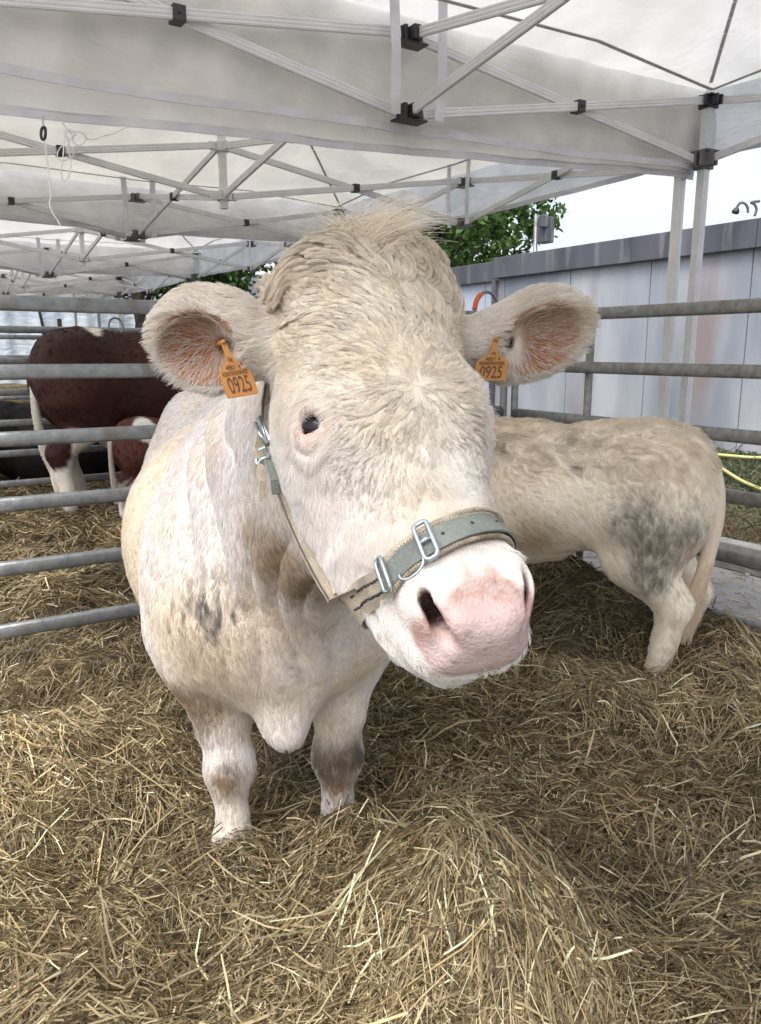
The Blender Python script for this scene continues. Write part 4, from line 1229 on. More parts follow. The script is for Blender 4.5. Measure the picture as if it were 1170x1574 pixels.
def tent(idx, N0, label, mat, hem_near=None, hem_far=None, white_legs=False, front_sag=0):
    A = N0; B = N0 + Vv * TW; C_ = B - U * TW; D = N0 - U * TW
    ctr = (A + C_) / 2
    e = empty('pop_up_tent', tuple(pt(ctr, 0)), label, 'tent', 'white pop-up tents in a row')
    cs_ = [A, B, C_, D]; mids = [(cs_[i] + cs_[(i + 1) % 4]) / 2 for i in range(4)]
    inw = lambda p_: nrm(ctr - p_)
    for c0 in cs_:
        m = MB(); m.box(pt(c0, ZE / 2 - .03), (.040, .040, ZE - .05), [U, Vv, Z])
        m.box(pt(c0, ZE * .5 - .03), (.044, .012, ZE - .056), [U, Vv, Z]); m.box(pt(c0, ZE * .5 - .03), (.012, .044, ZE - .056), [U, Vv, Z])
        lg = m.build('leg', M['alu_white'] if white_legs else M['alu'], e)
        m = MB(); m.box(pt(c0, .004), (.11, .11, .008), [U, Vv, Z]); m.box(pt(c0, .03), (.052, .052, .05), [U, Vv, Z]); m.build('foot_plate', M['galv'], lg)
        i_ = nrm(ctr - c0)
        for z_, nm, mt, hh in ((ZT, 'top_bracket', M['black'], .055), (ZB, 'sliding_bracket', M['grey_plastic'], .085)):
            m = MB(); m.box(pt(c0, z_), (.066, .066, hh), [U, Vv, Z])
            du = U * np.sign(np.dot(i_, U)); dv = Vv * np.sign(np.dot(i_, Vv))
            m.box(pt(c0 + du * .048, z_), (.05, .012, hh * .8), [U, Vv, Z]); m.box(pt(c0 + du * .048 + dv * .03, z_), (.05, .010, hh * .8), [U, Vv, Z])
            m.box(pt(c0 + dv * .048, z_), (.012, .05, hh * .8), [U, Vv, Z]); m.box(pt(c0 + dv * .048 + du * .03, z_), (.010, .05, hh * .8), [U, Vv, Z])
            m.box(pt(c0, z_ + hh * .5 - .006), (.105, .105, .010), [U, Vv, Z])
            m.build(nm, mt, e, bevel=.003)
    def bar(P_, Q_, off, zp, zq):
        d = nrm(Q_ - P_); n_ = np.array([-d[1], d[0], 0])
        m = MB(); m.sweep([pt(P_ + n_ * off + d * .05, zp), pt(Q_ + n_ * off - d * .05, zq)], BAR, side=Z, smooth=False)
        m.build('truss_bar', M['alu'], e)
        return d, n_
    def lev(p_): return 0.0 if min(np.linalg.norm(p_ - c_) for c_ in cs_) < .1 else SAG
    def scissor(P_, Q_, s=1):
        lp, lq = lev(P_), lev(Q_)
        bar(P_, Q_, .011 * s, ZT - lp, ZB - lq); d, n_ = bar(P_, Q_, -.011 * s, ZB - lp, ZT - lq)
        zc_ = (ZT + ZB - lp - lq) / 2
        m = MB(); cm = (P_ + Q_) / 2
        m.box(pt(cm, zc_), (.040, .052, .046), [d, n_, Z]); m.tube([pt(cm + n_ * .031, zc_), pt(cm - n_ * .031, zc_)], .006, 8)
        m.build('pivot_block', M['black'], e, bevel=.002)
    for i in range(4):
        c0, m0, c1 = cs_[i], mids[i], cs_[(i + 1) % 4]
        scissor(c0, m0); scissor(m0, c1); scissor(m0, ctr)
        d = nrm(c1 - c0)
        for z_ in (ZT - SAG, ZB - SAG):
            m = MB(); n_ = np.array([-d[1], d[0], 0]); n_ = n_ if np.dot(n_, ctr - m0) > 0 else -n_
            m.box(pt(m0, z_), (.085, .030, .048), [d, n_, Z]); m.box(pt(m0 - d * .032, z_), (.014, .058, .05), [d, n_, Z]); m.box(pt(m0 + d * .032, z_), (.014, .058, .05), [d, n_, Z]); m.box(pt(m0 + n_ * .03, z_), (.030, .05, .046), [d, n_, Z])
            m.box(pt(m0, z_ - .028), (.12, .07, .007), [d, n_, Z])
            m.build('middle_bracket', M['black'] if idx == 1 else M['grey_plastic'], e, bevel=.002)
    m = MB(); m.box(pt(ctr, (3.50 + ZB) / 2 - .08), (.036, .036, 3.50 - ZB + .06), [U, Vv, Z]); m.build('centre_pole', M['alu'], e)
    for z_ in (ZT - SAG, ZB - SAG):
        m = MB(); m.box(pt(ctr, z_), (.07, .07, .05), [U, Vv, Z])
        for dd in (U, -U, Vv, -Vv): m.box(pt(ctr + dd * .05, z_), (.05 if abs(dd @ U) > .5 else .012, .05 if abs(dd @ Vv) > .5 else .012, .044), [U, Vv, Z])
        m.build('centre_bracket', M['alu'], e, bevel=.002)
    # roof: sagging pyramid
    n_ = 61; s_ = np.linspace(-1, 1, n_); SX, SY = np.meshgrid(s_, s_, indexing='ij')
    half = TW / 2 + .045
    r_ = np.maximum(np.abs(SX), np.abs(SY)); h_ = ZE + (3.56 - ZE) * (1 - r_)
    hip = np.minimum(np.abs(SX), np.abs(SY)) / np.maximum(r_, 1e-3)
    h_ -= .085 * np.sin(math.pi * np.clip(r_, 0, 1)) * (1 - hip ** 2) + .03 * (1 - hip) * r_ ** 6
    q_ = np.stack([SX.ravel() * 3 + idx, SY.ravel() * 3, 0 * SX.ravel()], 1)
    h_ += (.020 * (vnoise(q_, 2.2, 140 + idx, 2) - .5) + .010 * (vnoise(q_ * [1, 1, 1], 7, 150 + idx) - .5)).reshape(h_.shape)
    V = ctr[None] - U[None] * (SX.ravel() * half)[:, None] + Vv[None] * (SY.ravel() * half)[:, None]; V[:, 2] = h_.ravel()
    ii = np.arange(n_ * n_).reshape(n_, n_)
    F = np.stack([ii[:-1, :-1].ravel(), ii[1:, :-1].ravel(), ii[1:, 1:].ravel(), ii[:-1, 1:].ravel()], 1)
    np_mesh('canopy', V, F, mat, e)
    # seams along the hips
    m = MB()
    for c0 in cs_:
        pth = []
        for k in range(2, 24):
            f = k / 24; w_ = c0 * f + ctr * (1 - f) ; ix = ii[int(round((1 + np.sign(-(c0 - ctr) @ U) * f) / 2 * (n_ - 1))), int(round((1 + np.sign((c0 - ctr) @ Vv) * f) / 2 * (n_ - 1)))]
            pth.append(V[ix] - Z * .014)
        pth = np.array(pth); pth[1:-1] = (pth[:-2] + pth[1:-1] + pth[2:]) / 3
        m.sweep(pth, [(-.008, -.002), (-.008, .002), (.008, .002), (.008, -.002)], side=nrm(np.cross(c0 - ctr, Z)), smooth=False)
    m.build('hip_seam', M['seam'], e)
    # corner cloth and eave straps
    for i, c0 in enumerate(cs_):
        i_ = nrm(ctr - c0); m = MB()
        lat = nrm(np.cross(i_, Z))
        P_ = []
        rows = []
        for zz, ww, dp in ((ZE + .13, .004, .20), (ZE + .05, .045, .12), (ZE - .03, .085, .07), (ZT - .06, .085, .05), (ZB + .10, .065, .045), (ZB + .03, .075, .04)):
            rows.append([pt(c0 + i_ * (dp - .05 * abs(x)) + lat * ww * x + i_ * .012 * math.sin(x * 7 + zz * 20), zz) for x in np.linspace(-1, 1, 9)])
        vs_ = [p_ for rw in rows for p_ in rw]
        fs_ = [(a_ * 9 + b_, a_ * 9 + b_ + 1, (a_ + 1) * 9 + b_ + 1, (a_ + 1) * 9 + b_) for a_ in range(len(rows) - 1) for b_ in range(8)]
        # behind the leg, not in front of it
        vs_ = [p_ - i_ * .13 for p_ in vs_]
        m.add(vs_, fs_, True); m.build('corner_cloth', M['valance'], e)
    # valances
    for i in range(4):
        c0, c1 = cs_[i], cs_[(i + 1) % 4]; d = nrm(c1 - c0); out = nrm((c0 + c1) / 2 - ctr)
        c0 = c0 + out * .045 - d * .045; c1 = c1 + out * .045 + d * .045; Lg = np.linalg.norm(c1 - c0)
        k = 70; rows = 8; vs_ = []
        hem = hem_near if i == 3 else (hem_far if i == 1 else None)
        for a_ in range(k):
            f = a_ / (k - 1); p0 = c0 + (c1 - c0) * f
            sr = abs(np.dot(p0 - (LEG), U))                     # metres left of the right-hand legs
            zh = np.interp(sr, [q0[0] for q0 in hem], [q0[1] for q0 in hem]) if hem else ZB + .02 - .03 * math.sin(math.pi * f)
            for b_ in range(rows):
                g_ = b_ / (rows - 1)
                zz = ZE + (zh - ZE) * g_
                ripple = (.007 * math.sin(f * 23 + idx * 2 + i) + .005 * math.sin(f * 51 + g_ * 2)) * g_ + (.018 * math.sin(math.pi * g_) if hem else .008 * math.sin(math.pi * g_))
                vs_.append(pt(p0 + out * ripple, zz))
        fs_ = [(a_ * rows + b_, (a_ + 1) * rows + b_, (a_ + 1) * rows + b_ + 1, a_ * rows + b_ + 1) for a_ in range(k - 1) for b_ in range(rows - 1)]
        m = MB(); m.add(vs_, fs_, True); vl = m.build('valance', M['valance'], e)
        hm = MB(); hp2 = [np.array(vs_[a_ * rows + rows - 1]) for a_ in range(k)]
        hm.sweep([p_ + Z * .012 for p_ in hp2], [(-.014, -.0025), (-.014, .0025), (.014, .0025), (.014, -.0025)], side=Z, smooth=False)
        hm.build('hem', M['strap'], vl)
        # straps beside the middle brackets
        m0 = (c0 + c1) / 2 - out * .10
        for sgn in (-1, 1):
            m = MB(); m.sweep([pt(m0 + d * sgn * .105, ZE + .03), pt(m0 + d * sgn * .10 - out * .01, (ZT + ZB) / 2), pt(m0 + d * sgn * .095, ZB - .07)], [(-.020, -.001), (-.020, .001), (.020, .001), (.020, -.001)], side=d, smooth=False)
            m.build('strap', M['strap'], e)
        # eave cable from corner to the middle
        m = MB(); md = (cs_[i] + cs_[(i + 1) % 4]) / 2 + inw(mids[i]) * .02
        for cc in (cs_[i], cs_[(i + 1) % 4]):
            m.sweep([pt(cc + (ctr - cc) * .03, ZT + .035), pt((cc + md) / 2 + (ctr - md) * .05, ZT + .075), pt(md + (ctr - md) * .04, ZT + .06)], [(-.010, -.0015), (-.010, .0015), (.010, .0015), (.010, -.0015)], side=U if abs(nrm(cc - md) @ U) < .5 else Vv, smooth=False)
        m.build('eave_strap', M['seam'], e)
    return e
far1 = hem_from_px([(0, 112), (160, 140), (350, 166), (627, 203), (850, 236), (1040, 256)], .045)
near2 = hem_from_px([(0, 176), (300, 204), (627, 238), (850, 256), (1030, 270)], .09)
OFF = .13
tent(1, LEG - Vv * TW, 'nearest white tent overhead with black brackets, its silver leg standing by the right gate', M['canopy'], hem_far=far1)
_lab = ['second tent behind the nearest, ivory roof seen through its grey trusses, white front leg', 'third tent of the row, above the back of the brown cow', 'fourth tent of the row, low above the far rails', 'fifth tent, farthest at the left']
for i in range(4):
    tent(i + 2, LEG + Vv * (OFF + (TW + .18) * i), _lab[i], M['canopy_old'] if i in (0, 3) else M['canopy'], hem_near=near2 if i == 0 else None, white_legs=(i == 0))
# cords hanging from the valance
M['cord'] = mat_noise('white_cord', (.70, .68, .66), (.80, .78, .76), 60, .8)
def on_side(x, y, off=.02):
    r_ = ray(x, y); o0 = LEG + Vv * off; A_ = np.array([[r_[0], U[0]], [r_[1], U[1]]])
    t_, s_ = np.linalg.solve(A_, o0[:2]); return np.array([r_[0] * t_, r_[1] * t_, CAM_H + r_[2] * t_])
e = empty('hanging_cord', tuple(on_side(66, 181)), 'white cord hanging straight down from a black toggle on the tent edge', 'cord')
m = MB(); m.tube(spline([on_side(x, y) for x, y in ((69, 214), (72, 240), (75, 270), (78, 300), (76, 312), (80, 325), (88, 338), (93, 347))]), .0022, 8); m.build('cord', M['cord'], e)
m = MB(); m.tube(spline([on_side(x, y) for x, y in ((66, 178), (66, 186), (67, 194))]), .0030, 8); m.build('cord_knot', M['seam'], e)
m = MB(); P_ = [on_side(x, y) for x, y in ((65, 196), (69, 196), (70, 203), (69, 212), (65, 214), (63, 207), (64, 199), (66, 196))]; m.tube(spline(P_), .0042, 8); m.build('toggle', M['black'], e)
pts_ = [(95, 182), (98, 191), (106, 200), (114, 203), (122, 202), (131, 207), (131, 216), (124, 223), (115, 221), (112, 212), (118, 204), (112, 200), (103, 199), (99, 206), (104, 214), (111, 210), (108, 202), (113, 203), (109, 212), (104, 226), (109, 245), (108, 262), (104, 275), (97, 276), (94, 262), (97, 240), (99, 215), (104, 203), (118, 201), (127, 205), (134, 213), (145, 214), (158, 209), (172, 206), (185, 200), (196, 193)]
m = MB(); m.tube(spline([on_side(x, y, .02 + .004 * math.sin(k * 1.7)) for k, (x, y) in enumerate(pts_)], 6), .0020, 7)
m.tube(spline([on_side(x, y, .03) for x, y in ((99, 222), (92, 228), (88, 238), (92, 246), (102, 246), (112, 240), (113, 230), (106, 222), (103, 208))], 6), .0017, 7)
tag(m.build('cord_bundle', M['cord']), 'tangled loops of white cord hanging from the tent edge beside the straight cord', 'cord')

# ------------------------------------------------------------------ marquee, bales, trees far behind
M['marquee'] = fabric('marquee_wall', (.62, .70, .76), .15, 1.5, .8)
def marquee():
    o0 = at_y(-260, 500, 15.5); o0[2] = 0
    e = empty('marquee', tuple(o0), 'pale blue white marquee wall with hanging folds far behind the pens', 'tent')
    for k in range(5):
        a0 = o0 + U * 2.5 * k; a1 = o0 + U * 2.5 * (k + 1); vs_ = []; n1 = 40
        for a_ in range(n1):
            f = a_ / (n1 - 1); p0 = a0 + (a1 - a0) * f
            for b_ in range(6):
                g_ = b_ / 5; vs_.append(pt(p0 + Vv * (.05 * math.sin(f * 19 + k) * (.4 + .6 * g_) + .02 * math.sin(f * 47)), 3.3 * (1 - g_) + .05))
        m = MB(); m.add(vs_, [(a_ * 6 + b_, (a_ + 1) * 6 + b_, (a_ + 1) * 6 + b_ + 1, a_ * 6 + b_ + 1) for a_ in range(n1 - 1) for b_ in range(5)], True)
        m.build('side_wall', M['marquee'], e)
        m = MB(); m.box(pt(a1 - Vv * .12, 1.65), (.06, .06, 3.3), [U, Vv, Z]); m.build('post', M['galv'], e)
    m = MB(); a0 = o0; a1 = o0 + U * 12.5
    m.add([pt(a0 - Vv * .3, 3.3), pt(a1 - Vv * .3, 3.3), pt(a1 + Vv * 4, 5), pt(a0 + Vv * 4, 5)], [(0, 1, 2, 3)]); m.build('roof', M['canopy'], e)
marquee()
def bale(c0, ang, sz, label):
    d = np.array([math.cos(ang), math.sin(ang), 0]); n_ = np.array([-d[1], d[0], 0])
    bm = bmesh.new(); bmesh.ops.create_cube(bm, size=1); bmesh.ops.subdivide_edges(bm, edges=bm.edges[:], cuts=10, use_grid_fill=True)
    V = np.array([v.co[:] for v in bm.verts]); F = np.array([[v.index for v in f.verts] for f in bm.faces]); bm.free()
    V = V * sz; V += (np.stack([vnoise(V + c0, 6, s) for s in (1, 2, 3)], 1) - .5) * .07
    W = c0 + V[:, :1] * d + V[:, 1:2] * n_ + V[:, 2:3] * Z
    tag(np_mesh('straw_bale', W, F, M['bale']), label, 'bale', 'straw bales stacked far behind the pens')
M['bale'] = mat_noise('bale_straw', (.24, .19, .09), (.40, .33, .18), 9, .95, 0, 1.0, 60, c3=(.14, .10, .05), s3=4, stretch=(1, 1, 3))
bo = at_y(-40, 600, 13.2); bo[2] = .45
for k in range(4): bale(bo + U * (k * 2.3 - 1.5), _A + .03 * k, (2.1, 1.0, .88), ['straw bale at the far left edge', 'straw bale seen between the far rails, left of the brown cow', 'straw bale mostly behind the brown cow', 'straw bale hidden behind the brown cow'][k])
# posts / rods in the back
m = MB(); m.tube([at_y(56, 458, 10.4), at_y(66, 502, 10.4), pt(at_y(68, 502, 10.4), .1)], .02, 8); tag(m.build('leaning_rod', M['black']), 'thin dark rod leaning behind the brown cow', 'rod')
m = MB(); m.tube([at_y(91, 490, 10.4), pt(at_y(92, 502, 10.4), .1)], .028, 8); tag(m.build('dark_stake', M['black']), 'short dark stake beside the leaning rod', 'stake')

M['leaf'] = mat_tint('leaves', .55, spec=.3, transl=.35)
M['bark'] = mat_noise('bark', (.06, .05, .04), (.12, .10, .08), 12, .9, 0, .8, 40)
def tree(base, h, blobs, nleaf, seed, label, ls=.07):
    r = np.random.default_rng(seed)
    e = empty('tree', tuple(base), label, 'tree', 'trees beyond the pens')
    m = MB(); top = base + Z * h * .8
    m.tube(spline([base, base + Z * h * .3 + U * .08, base + Z * h * .55 - U * .05, top]), .16, 10, scale=np.linspace(1, .2, 25))
    br = []
    for (bx, by, bz, br_) in blobs:
        c0 = base + U * bx + Vv * by + Z * bz; s0 = base + Z * min(bz * .55, h * .5)
        m.tube(spline([s0, (s0 + c0) / 2 + Z * .15, c0]), .06, 7, scale=np.linspace(1, .25, 17))
    m.build('trunk', M['bark'], e)
    # twigs carry the leaves
    nb_ = len(blobs); wts = np.array([b[3] ** 2 for b in blobs]); wts = wts / wts.sum()
    ntw = nleaf // 22
    bi = r.choice(nb_, ntw, p=wts)
    c0 = np.array([[b[0], b[1], b[2]] for b in blobs])[bi]; rr = np.array([b[3] for b in blobs])[bi]
    dv_ = nrm(r.normal(0, 1, (ntw, 3))); rad = rr * (.35 + .75 * r.random(ntw) ** .6)
    tw = c0 + dv_ * rad[:, None] * [1, 1, .8]
    tdir = nrm(dv_ + r.normal(0, .5, (ntw, 3)) + [0, 0, -.25])
    k = 22
    f = r.random((ntw, k))
    lp = tw[:, None] + tdir[:, None] * (f * .55 * rr[:, None])[..., None] * .6 + r.normal(0, .06, (ntw, k, 3))
    lp = lp.reshape(-1, 3); n = len(lp)
    W = base + lp[:, :1] * U + lp[:, 1:2] * Vv + lp[:, 2:3] * Z
    a_ = nrm(r.normal(0, 1, (n, 3)) + [0, 0, -.6]); nn_ = nrm(r.normal(0, 1, (n, 3)) + [0, 0, .9]); b_ = nrm(np.cross(a_, nn_))
    s_ = (ls * (.6 + .8 * r.random(n)))[:, None]
    V = np.stack([W - a_ * s_, W + b_ * s_ * .55, W + a_ * s_, W - b_ * s_ * .55], 1).reshape(-1, 3)
    F = np.arange(4 * n).reshape(-1, 4)
    twc = r.random((ntw, 1)) * .5 + .75
    c = np.array([(.035, .075, .016), (.06, .12, .025), (.085, .155, .035)])[r.integers(0, 3, n)] * np.repeat(twc, k, 0) * (.8 + .4 * r.random((n, 1)))
    o = np_mesh('crown', V, F, M['leaf'], e, smooth=False, cols=np.repeat(c, 4, 0))
    return e
def blobs(r, n, w, d, z0, z1, rr): return [((r.random() - .5) * w, (r.random() - .5) * d, z0 + (z1 - z0) * r.random(), rr * (.7 + .6 * r.random())) for _ in range(n)]
rt = np.random.default_rng(9)
def tb(px, Y): q_ = at_y(px, 540, Y); q_[2] = 0; return q_
tree(tb(672, 16.5), 6.5, blobs(rt, 20, 2.6, 2.4, 3.0, 6.2, .75), 30000, 1, 'bushy green tree above the wall, between the tent edge and the white sky')
tree(tb(610, 17.5), 6.5, blobs(rt, 20, 3.6, 2.4, 2.6, 6.4, .85), 26000, 2, 'tree behind the big cow\'s head')
tree(tb(350, 14.5), 6.0, blobs(rt, 22, 3.0, 2.4, 2.75, 5.6, .70), 30000, 3, 'dark green tree under the tent edge above the left ear', .06)
tree(tb(215, 13.8), 5.2, blobs(rt, 12, 1.9, 1.4, 2.75, 4.8, .42), 14000, 4, 'leafy branches hanging over the pale marquee, left of the ear', .055)
# floodlight in front of the tree
e = empty('floodlight', tuple(tb(822, 14.0)), 'grey floodlight box on a slim post in front of the tree above the wall', 'lamp')
m = MB(); m.tube([tb(822, 14.0), at_y(824, 330, 14.0)], .035, 10); m.build('post', M['galv'], e)
m = MB(); m.box(at_y(838, 354, 13.95), (.20, .25, .42), [U, Vv, Z]); m.box(at_y(836, 340, 13.8), (.16, .10, .20), [U, Vv, Z]); m.build('lamp_box', M['cap'], e, bevel=.02)
# ------------------------------------------------------------------ the other cattle
def animal(name, O, fwd, s, label, colf, neck, headO, headR, headS=1.0, coarse=.022, hairs=0, hl_=.016, tail=True, tailc=None, fore=(.05, -.05), hind=(.05, -.05), belly=1.0, group=None, seed=0, udder=False, tailpath=None, legs=True, curly=0, hr=.0006, stance=.145, slim=0.0, tr_=.030, clp=.5, lw=1.0, gdiv=18):
    B = frame(fwd); O = np.array(O, float)
    loc = lambda x, y, z: O + s * (B @ np.array([x, y, z]))
    pr = xf(body_prims(fore=fore, hind=hind, belly=belly, legs=legs, stance=stance, slim=slim, lw=lw), O, B, s)
    hO = loc(*headO); hR = B @ headR
    hd = xf(head_prims(), hO, hR, s * headS)
    h2 = lambda x, y, z: hO + s * headS * (hR @ np.array([x, y, z]))
    pr.append(cap(loc(0, 0, .98), h2(0, .05, -.18), .30 * s, .16 * s * headS, B[:, 1], .20 * s, .11 * s * headS, k=.1 * s))
    pr.append(cap(loc(.05, 0, .80), h2(0, .16, -.28), .20 * s, .07 * s, B[:, 1], .14 * s, .05 * s, k=.1 * s))
    pr += hd
    for sg in (-1, 1):
        pr += [ell(h2(sg * .20, .06, -.10), (.09 * s, .022 * s, .05 * s), np.stack([nrm(hR @ np.array([1, .1 * sg, -.1])), hR[:, 1], hR[:, 2]]), k=.04 * s)]
    if curly: pr.append(cap(loc(-1.02, 0, .70), loc(-.98, 0, .60), .045 * s, .018 * s, k=.05))
    if udder:
        pr.append(ell(loc(-1.10, 0, .56), (.22 * s, .16 * s, .15 * s), B.T, k=.06))
        for ux in (-1.02, -1.16):
            for uy in (-.07, .07): pr.append(cap(loc(ux, uy, .46), loc(ux, uy, .37), .018 * s, .013 * s, k=.02))
    P, F = mesh_prims(pr, coarse); P = smooth_mesh(P, F, 1, .4); P, F = biggest(P, F)
    N = vnormals(P, F); P = P + N * ((vnoise(P, 9, seed + 5, 2) - .5) * .014 * s)[:, None]
    lb = (P - O) @ B / s
    hf = prim_dist([q for q in pr if q.tag == 'hoof'], P, 'hoof') if legs else np.full(len(P), 1.)
    c = colf(P, lb, hf)
    o = np_mesh(name, P, F, M['skin2'], cols=c); tag(o, label, 'cow' if name == 'cow' else 'calf', group)
    if tail:
        tp = tailpath or [(-1.66, 0, 1.08), (-1.72, 0, 1.0), (-1.73, 0, .8), (-1.72, 0, .6), (-1.70, 0, .45)]
        m = MB(); pth = spline([loc(*q) for q in tp]); k = len(pth)
        m.tube(pth, tr_ * s, 10, scale=np.interp(np.linspace(0, 1, k), [0, .15, .6, 1], [1.4, 1.0, .7, .5]))
        t_ = m.build('tail', M['skin2'], o)
        a = t_.data.color_attributes.new('tint', 'FLOAT_COLOR', 'POINT'); tc = tailc if tailc is not None else (.6, .5, .4)
        a.data.foreach_set('color', np.tile([*tc, 1], (len(t_.data.vertices), 1)).astype(np.float32).ravel())
        r = np.random.default_rng(seed + 3); n = 6000
        i = (r.random(n) ** .7 * (k - 2)).astype(int); b0 = pth[i]; T_ = nrm(pth[np.minimum(i + 1, k - 1)] - b0)
        out = nrm(r.normal(0, 1, (n, 3))); out = nrm(out - T_ * (out * T_).sum(1)[:, None])
        L = (.06 + .16 * (i / k) ** 2) * s * 1.1
        q = grow(b0 + out * .012 * s, out, T_ + 0 * out, L, np.full(n, .22), np.full(n, .06), np.full(n, .6), r.random(n) * 6, k=5)
        hair_obj('tail_hair', q, np.full(n, .0009), vary(np.tile(np.array(tailc if tailc is not None else (.6, .5, .4)) * 1.12, (n, 1)), r, .14), M['hair'], o)
    if hairs:
        r = np.random.default_rng(seed); w_ = sstep(.0, .01, hf) * (N[:, 1] < .4)
        Ph, Nh, Q, W = sample(P, F, N, hairs, w_, r)
        lh = (Ph - O) @ B / s
        Fl = nrm(np.array([0, 0, -1.0]) * .8 - B[:, 0] * sstep(-1.5, -1.3, lh[:, 0])[:, None] * .9 + np.stack([vnoise(Ph, 6, seed + 81) - .5, vnoise(Ph, 6, seed + 82) - .5, 0 * Ph[:, 0]], 1) * (.5 + 1.2 * sstep(.9, 1.1, lh[:, 2])[:, None]))
        top = sstep(.95, 1.12, lh[:, 2]) * curly
        an = (vnoise(Ph, 16, seed + 83, 2) - .5) * (.6 + 3.0 * top)
        Fl = nrm(Fl - Nh * (Fl * Nh).sum(1)[:, None]); Fl = Fl * np.cos(an)[:, None] + np.cross(Nh, Fl) * np.sin(an)[:, None]
        L = hl_ * (.8 + .4 * r.random(hairs)) * (1 + .9 * top)
        q = grow(Ph, Nh, Fl, L, .22 + .2 * top + .1 * r.random(hairs), .08 + .14 * top, np.full(hairs, .7), vnoise(Ph, 25, seed + 84) * 9, k=5)
        gi = r.choice(hairs, int(hairs // gdiv), replace=False); q, ci = clump(q, Ph, Ph[gi], q[gi], clp)
        cc = np.stack([c[Q][..., a] for a in range(3)], -1); cc = (cc * W[..., None]).sum(1)
        cc = vary(cc, r, .1) * (1 + (r.random(len(gi))[ci] - .5) * .18)[:, None]
        hair_obj('coat', q, np.full(hairs, hr), np.clip(cc, 0, .95), M['hair'], o)
    return o, P, F, loc
M['skin2'] = mat_tint('cattle_hide', .7, bump=.5, bscale=90, spec=.25)
HR_DOWN = np.stack([np.array([0, 1.0, 0]), nrm(np.array([.80, 0, -.60])), nrm(np.array([.60, 0, .80]))], 1)   # head carried level: face forward and down
# --- calf on the right, seen from behind its near flank
CB = np.array([-.90, .42])
ch_ = at_z(1030, 1046, .12)
cs0 = .87
fB = frame(CB)
calfO = ch_ - fB @ np.array([-1.57 * cs0, .14 * cs0, 0]); calfO[2] = .055
def calf_col(P, lb, hf):
    n1, n2, n3 = vnoise(P, 5, 201, 3), vnoise(P, 16, 202, 2), vnoise(P * [1, 1, .4], 45, 203, 2)
    c = np.tile(np.array([.93, .865, .755]), (len(P), 1))
    c = mixc(c, np.array([.66, .55, .40]), sstep(.42, .66, n1) * .35)
    c = mixc(c, np.array([.40, .30, .17]), sstep(.66, .46, lb[:, 2]) * sstep(-1.15, -.9, lb[:, 0]) * .6)
    c = mixc(c, np.array([.40, .30, .20]), sstep(1.0, 1.12, lb[:, 2]) * n2 * .45)
    pr = proj(P)
    def nr(px, py, rd):
        a_ = at_z(px, py, .6); h = CBVH.ray_cast(Vector((0, 0, CAM_H)), Vector(ray(px, py)))
        return np.exp(-((P - np.array(h[0])) ** 2).sum(1) / rd ** 2) if h[0] is not None else np.zeros(len(P))
    for px, py, rd, w_ in ((985, 785, .09, .75), (1000, 840, .13, .8), (1060, 815, .10, .7), (1010, 880, .09, .75), (945, 812, .05, .6), (885, 720, .025, .8), (870, 680, .05, .4), (1020, 760, .06, .3), (760, 690, .06, .5), (1000, 905, .05, .5)):
        c = mixc(c, np.array([.17, .155, .125]), nr(px, py, rd) * 1.15 * w_ * (.45 + .6 * sstep(.30, .75, n3)))
    for px, py, rd, w_ in ((820, 820, .12, .7), (900, 880, .06, .7)): c = mixc(c, np.array([.34, .23, .09]), nr(px, py, rd) * w_)
    c = mixc(c, np.array([.84, .78, .68]), sstep(.42, .34, lb[:, 2]) * .7)
    c = mixc(c, np.array([.84, .76, .64]), nr(1040, 720, .16) * .5)
    c = mixc(c, np.array([.10, .085, .065]), sstep(.01, .0, hf))
    return c
class _Dummy: pass
# a first coarse mesh only to find where spots fall
_pr = xf(body_prims(slim=1.0), calfO, fB, cs0); _P, _F = mesh_prims(_pr, .04)
CBVH = BVHTree.FromPolygons([tuple(q) for q in _P], [tuple(f) for f in _F])
animal('calf', calfO, CB, cs0, 'pale tan curly calf by the right gate with grey mud on its hind leg', calf_col, None, (.42, -.05, 1.02), HR_DOWN, .92, coarse=.016, hairs=90000, slim=.82, tr_=.052, clp=.45, gdiv=22, hl_=.021, tailc=(.72, .62, .50), fore=(.02, .10), hind=(-.06, .03), lw=1.2, belly=1.0, seed=11, curly=1.0, hr=.00045, stance=.15,
       tailpath=[(-1.54, 0, 1.14), (-1.66, .02, 1.06), (-1.70, .05, .9), (-1.69, .08, .72), (-1.66, .10, .55), (-1.64, .10, .46)])
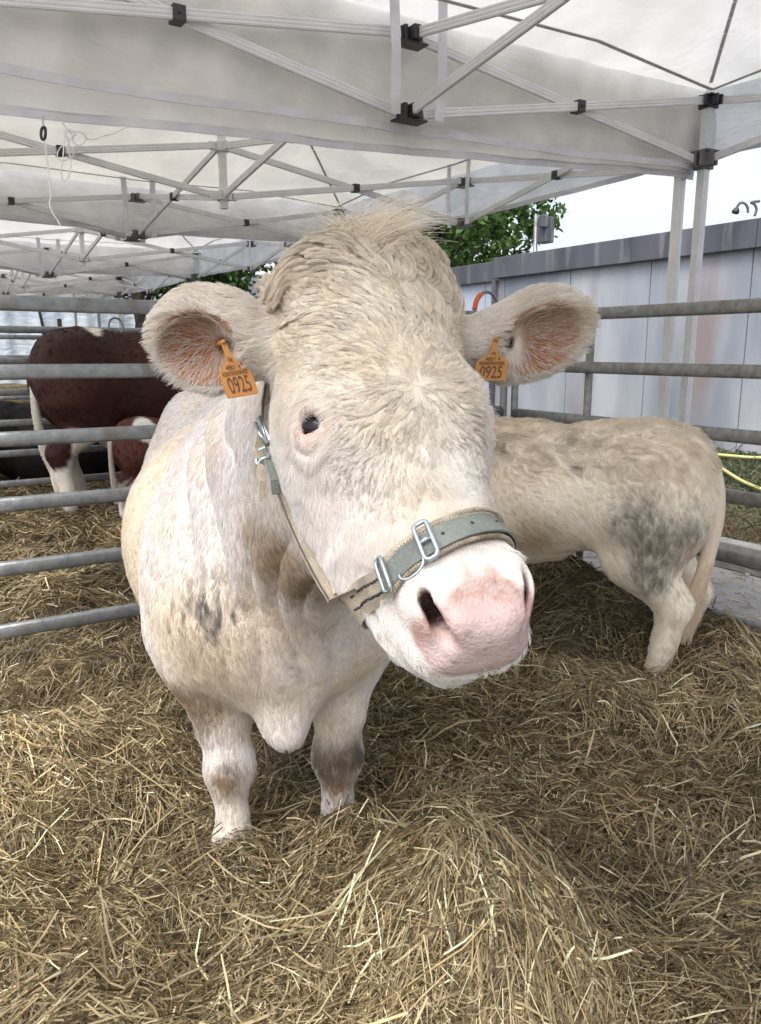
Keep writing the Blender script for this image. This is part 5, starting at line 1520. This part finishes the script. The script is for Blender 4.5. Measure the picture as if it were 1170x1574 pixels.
# --- brown cow with white legs in the next pen
c2 = at_z(118, 782, .14); s2 = 1.23; C2D = (U[0], U[1]); fB2 = frame(C2D)
c2O = c2 - fB2 @ np.array([-1.50 * s2, -.14 * s2, 0]); c2O[2] = .07
def brown_col(P, lb, hf):
    n1, n2 = vnoise(P, 3.2, 301, 3), vnoise(P, 14, 302, 2)
    c = np.tile(np.array([.034, .011, .008]), (len(P), 1)); c = mixc(c, np.array([.052, .018, .012]), sstep(.45, .6, n1) * .8)
    wv = .70 + .12 * (vnoise(P, 6, 303) - .5)
    wh = np.zeros(len(P))
    wh = np.maximum(wh, sstep(.60, .57, lb[:, 2] + .12 * (n1 - .5)) * (lb[:, 0] < -1.15))           # hind legs
    wh = np.maximum(wh, sstep(.45, .42, lb[:, 2] + .1 * (n1 - .5)) * (lb[:, 0] > -.4))
    wh = np.maximum(wh, sstep(.07, .05, np.hypot(lb[:, 0] + 1.02, lb[:, 2] - .56) + .06 * (n2 - .5)))
    wh = np.maximum(wh, sstep(.07, .05, np.hypot(lb[:, 0] + 1.28, (lb[:, 2] - 1.28) * 1.2) + .05 * (n2 - .5)))
    br = sstep(.16, .13, np.hypot((lb[:, 0] + 1.62) * 1.4, (lb[:, 2] - .52) * .8) + .08 * (n2 - .5))  # brown patch at the hock
    c = mixc(c, np.array([wv, wv * .93, wv * .82]).T, wh * (1 - br))
    c = mixc(c, np.array([.06, .05, .04]), sstep(.01, .0, hf))
    return c
animal('cow', c2O, C2D, s2, 'dark red brown cow with white hind legs standing in the next pen at the left', brown_col, None, (.50, .0, 1.10), HR_DOWN, 1.0, coarse=.03, hairs=14000, hl_=.018, tailc=(.72, .68, .62), hind=(.0, .12), seed=21, udder=True, hr=.0014,
       slim=.5, lw=1.2, tailpath=[(-1.54, 0, 1.12), (-1.66, 0, 1.02), (-1.69, -.02, .8), (-1.67, -.03, .55), (-1.63, -.04, .40), (-1.62, -.05, .36)])
# --- its calf, brown and white, beside it
c3 = at_z(212, 800, .14); s3 = .66
fB3 = frame(C2D); c3O = c3 - fB3 @ np.array([-1.50 * s3, -.14 * s3, 0]); c3O[2] = .10
def pied_col(P, lb, hf):
    n1 = vnoise(P, 5, 401, 2)
    c = np.tile(np.array([.085, .028, .018]), (len(P), 1))
    wh = np.maximum(sstep(.47, .44, lb[:, 2] + .25 * (n1 - .5)), sstep(.5, .54, n1) * (lb[:, 0] > -1.35) * (lb[:, 2] < .95))
    wh = np.maximum(wh, sstep(.16, .13, np.hypot(lb[:, 0] + .95, lb[:, 2] - 1.22) + .1 * (n1 - .5)))
    wh = np.maximum(wh, sstep(.17, .14, np.hypot(lb[:, 0] + 1.36, lb[:, 2] - 1.14) + .1 * (n1 - .5)))
    wh = np.maximum(wh, sstep(.02, .08, (lb[:, 0] + 1.52) - .9 * (lb[:, 2] - .60) + .12 * (n1 - .5)) * (lb[:, 2] < .86))
    return mixc(c, np.array([.74, .71, .66]), wh)
animal('calf', c3O, C2D, s3, 'small brown and white calf standing beside the dark brown cow', pied_col, None, (.45, 0, 1.05), HR_DOWN, .95, coarse=.022, hairs=9000, hl_=.018, tailc=(.6, .55, .5), seed=31, hr=.0012)
# --- black cow lying down further back
c4 = at_y(30, 725, 7.9)
def black_col(P, lb, hf): return np.tile(np.array([.012, .010, .010]), (len(P), 1)) * (.8 + .6 * vnoise(P, 8, 501))[:, None]
fB4 = frame(C2D); s4 = 1.05
c4O = np.array([c4[0], c4[1], 0]) + fB4 @ np.array([1.15, 0, 0]); c4O[2] = -.36
animal('cow', c4O, C2D, s4, 'black cow lying in straw behind the legs of the brown cow', black_col, None, (.50, .1, .98), HR_DOWN, 1.0, coarse=.035, hairs=6000, hl_=.02, tailc=(.02, .018, .018), seed=41, belly=.95, legs=False, hr=.0014)
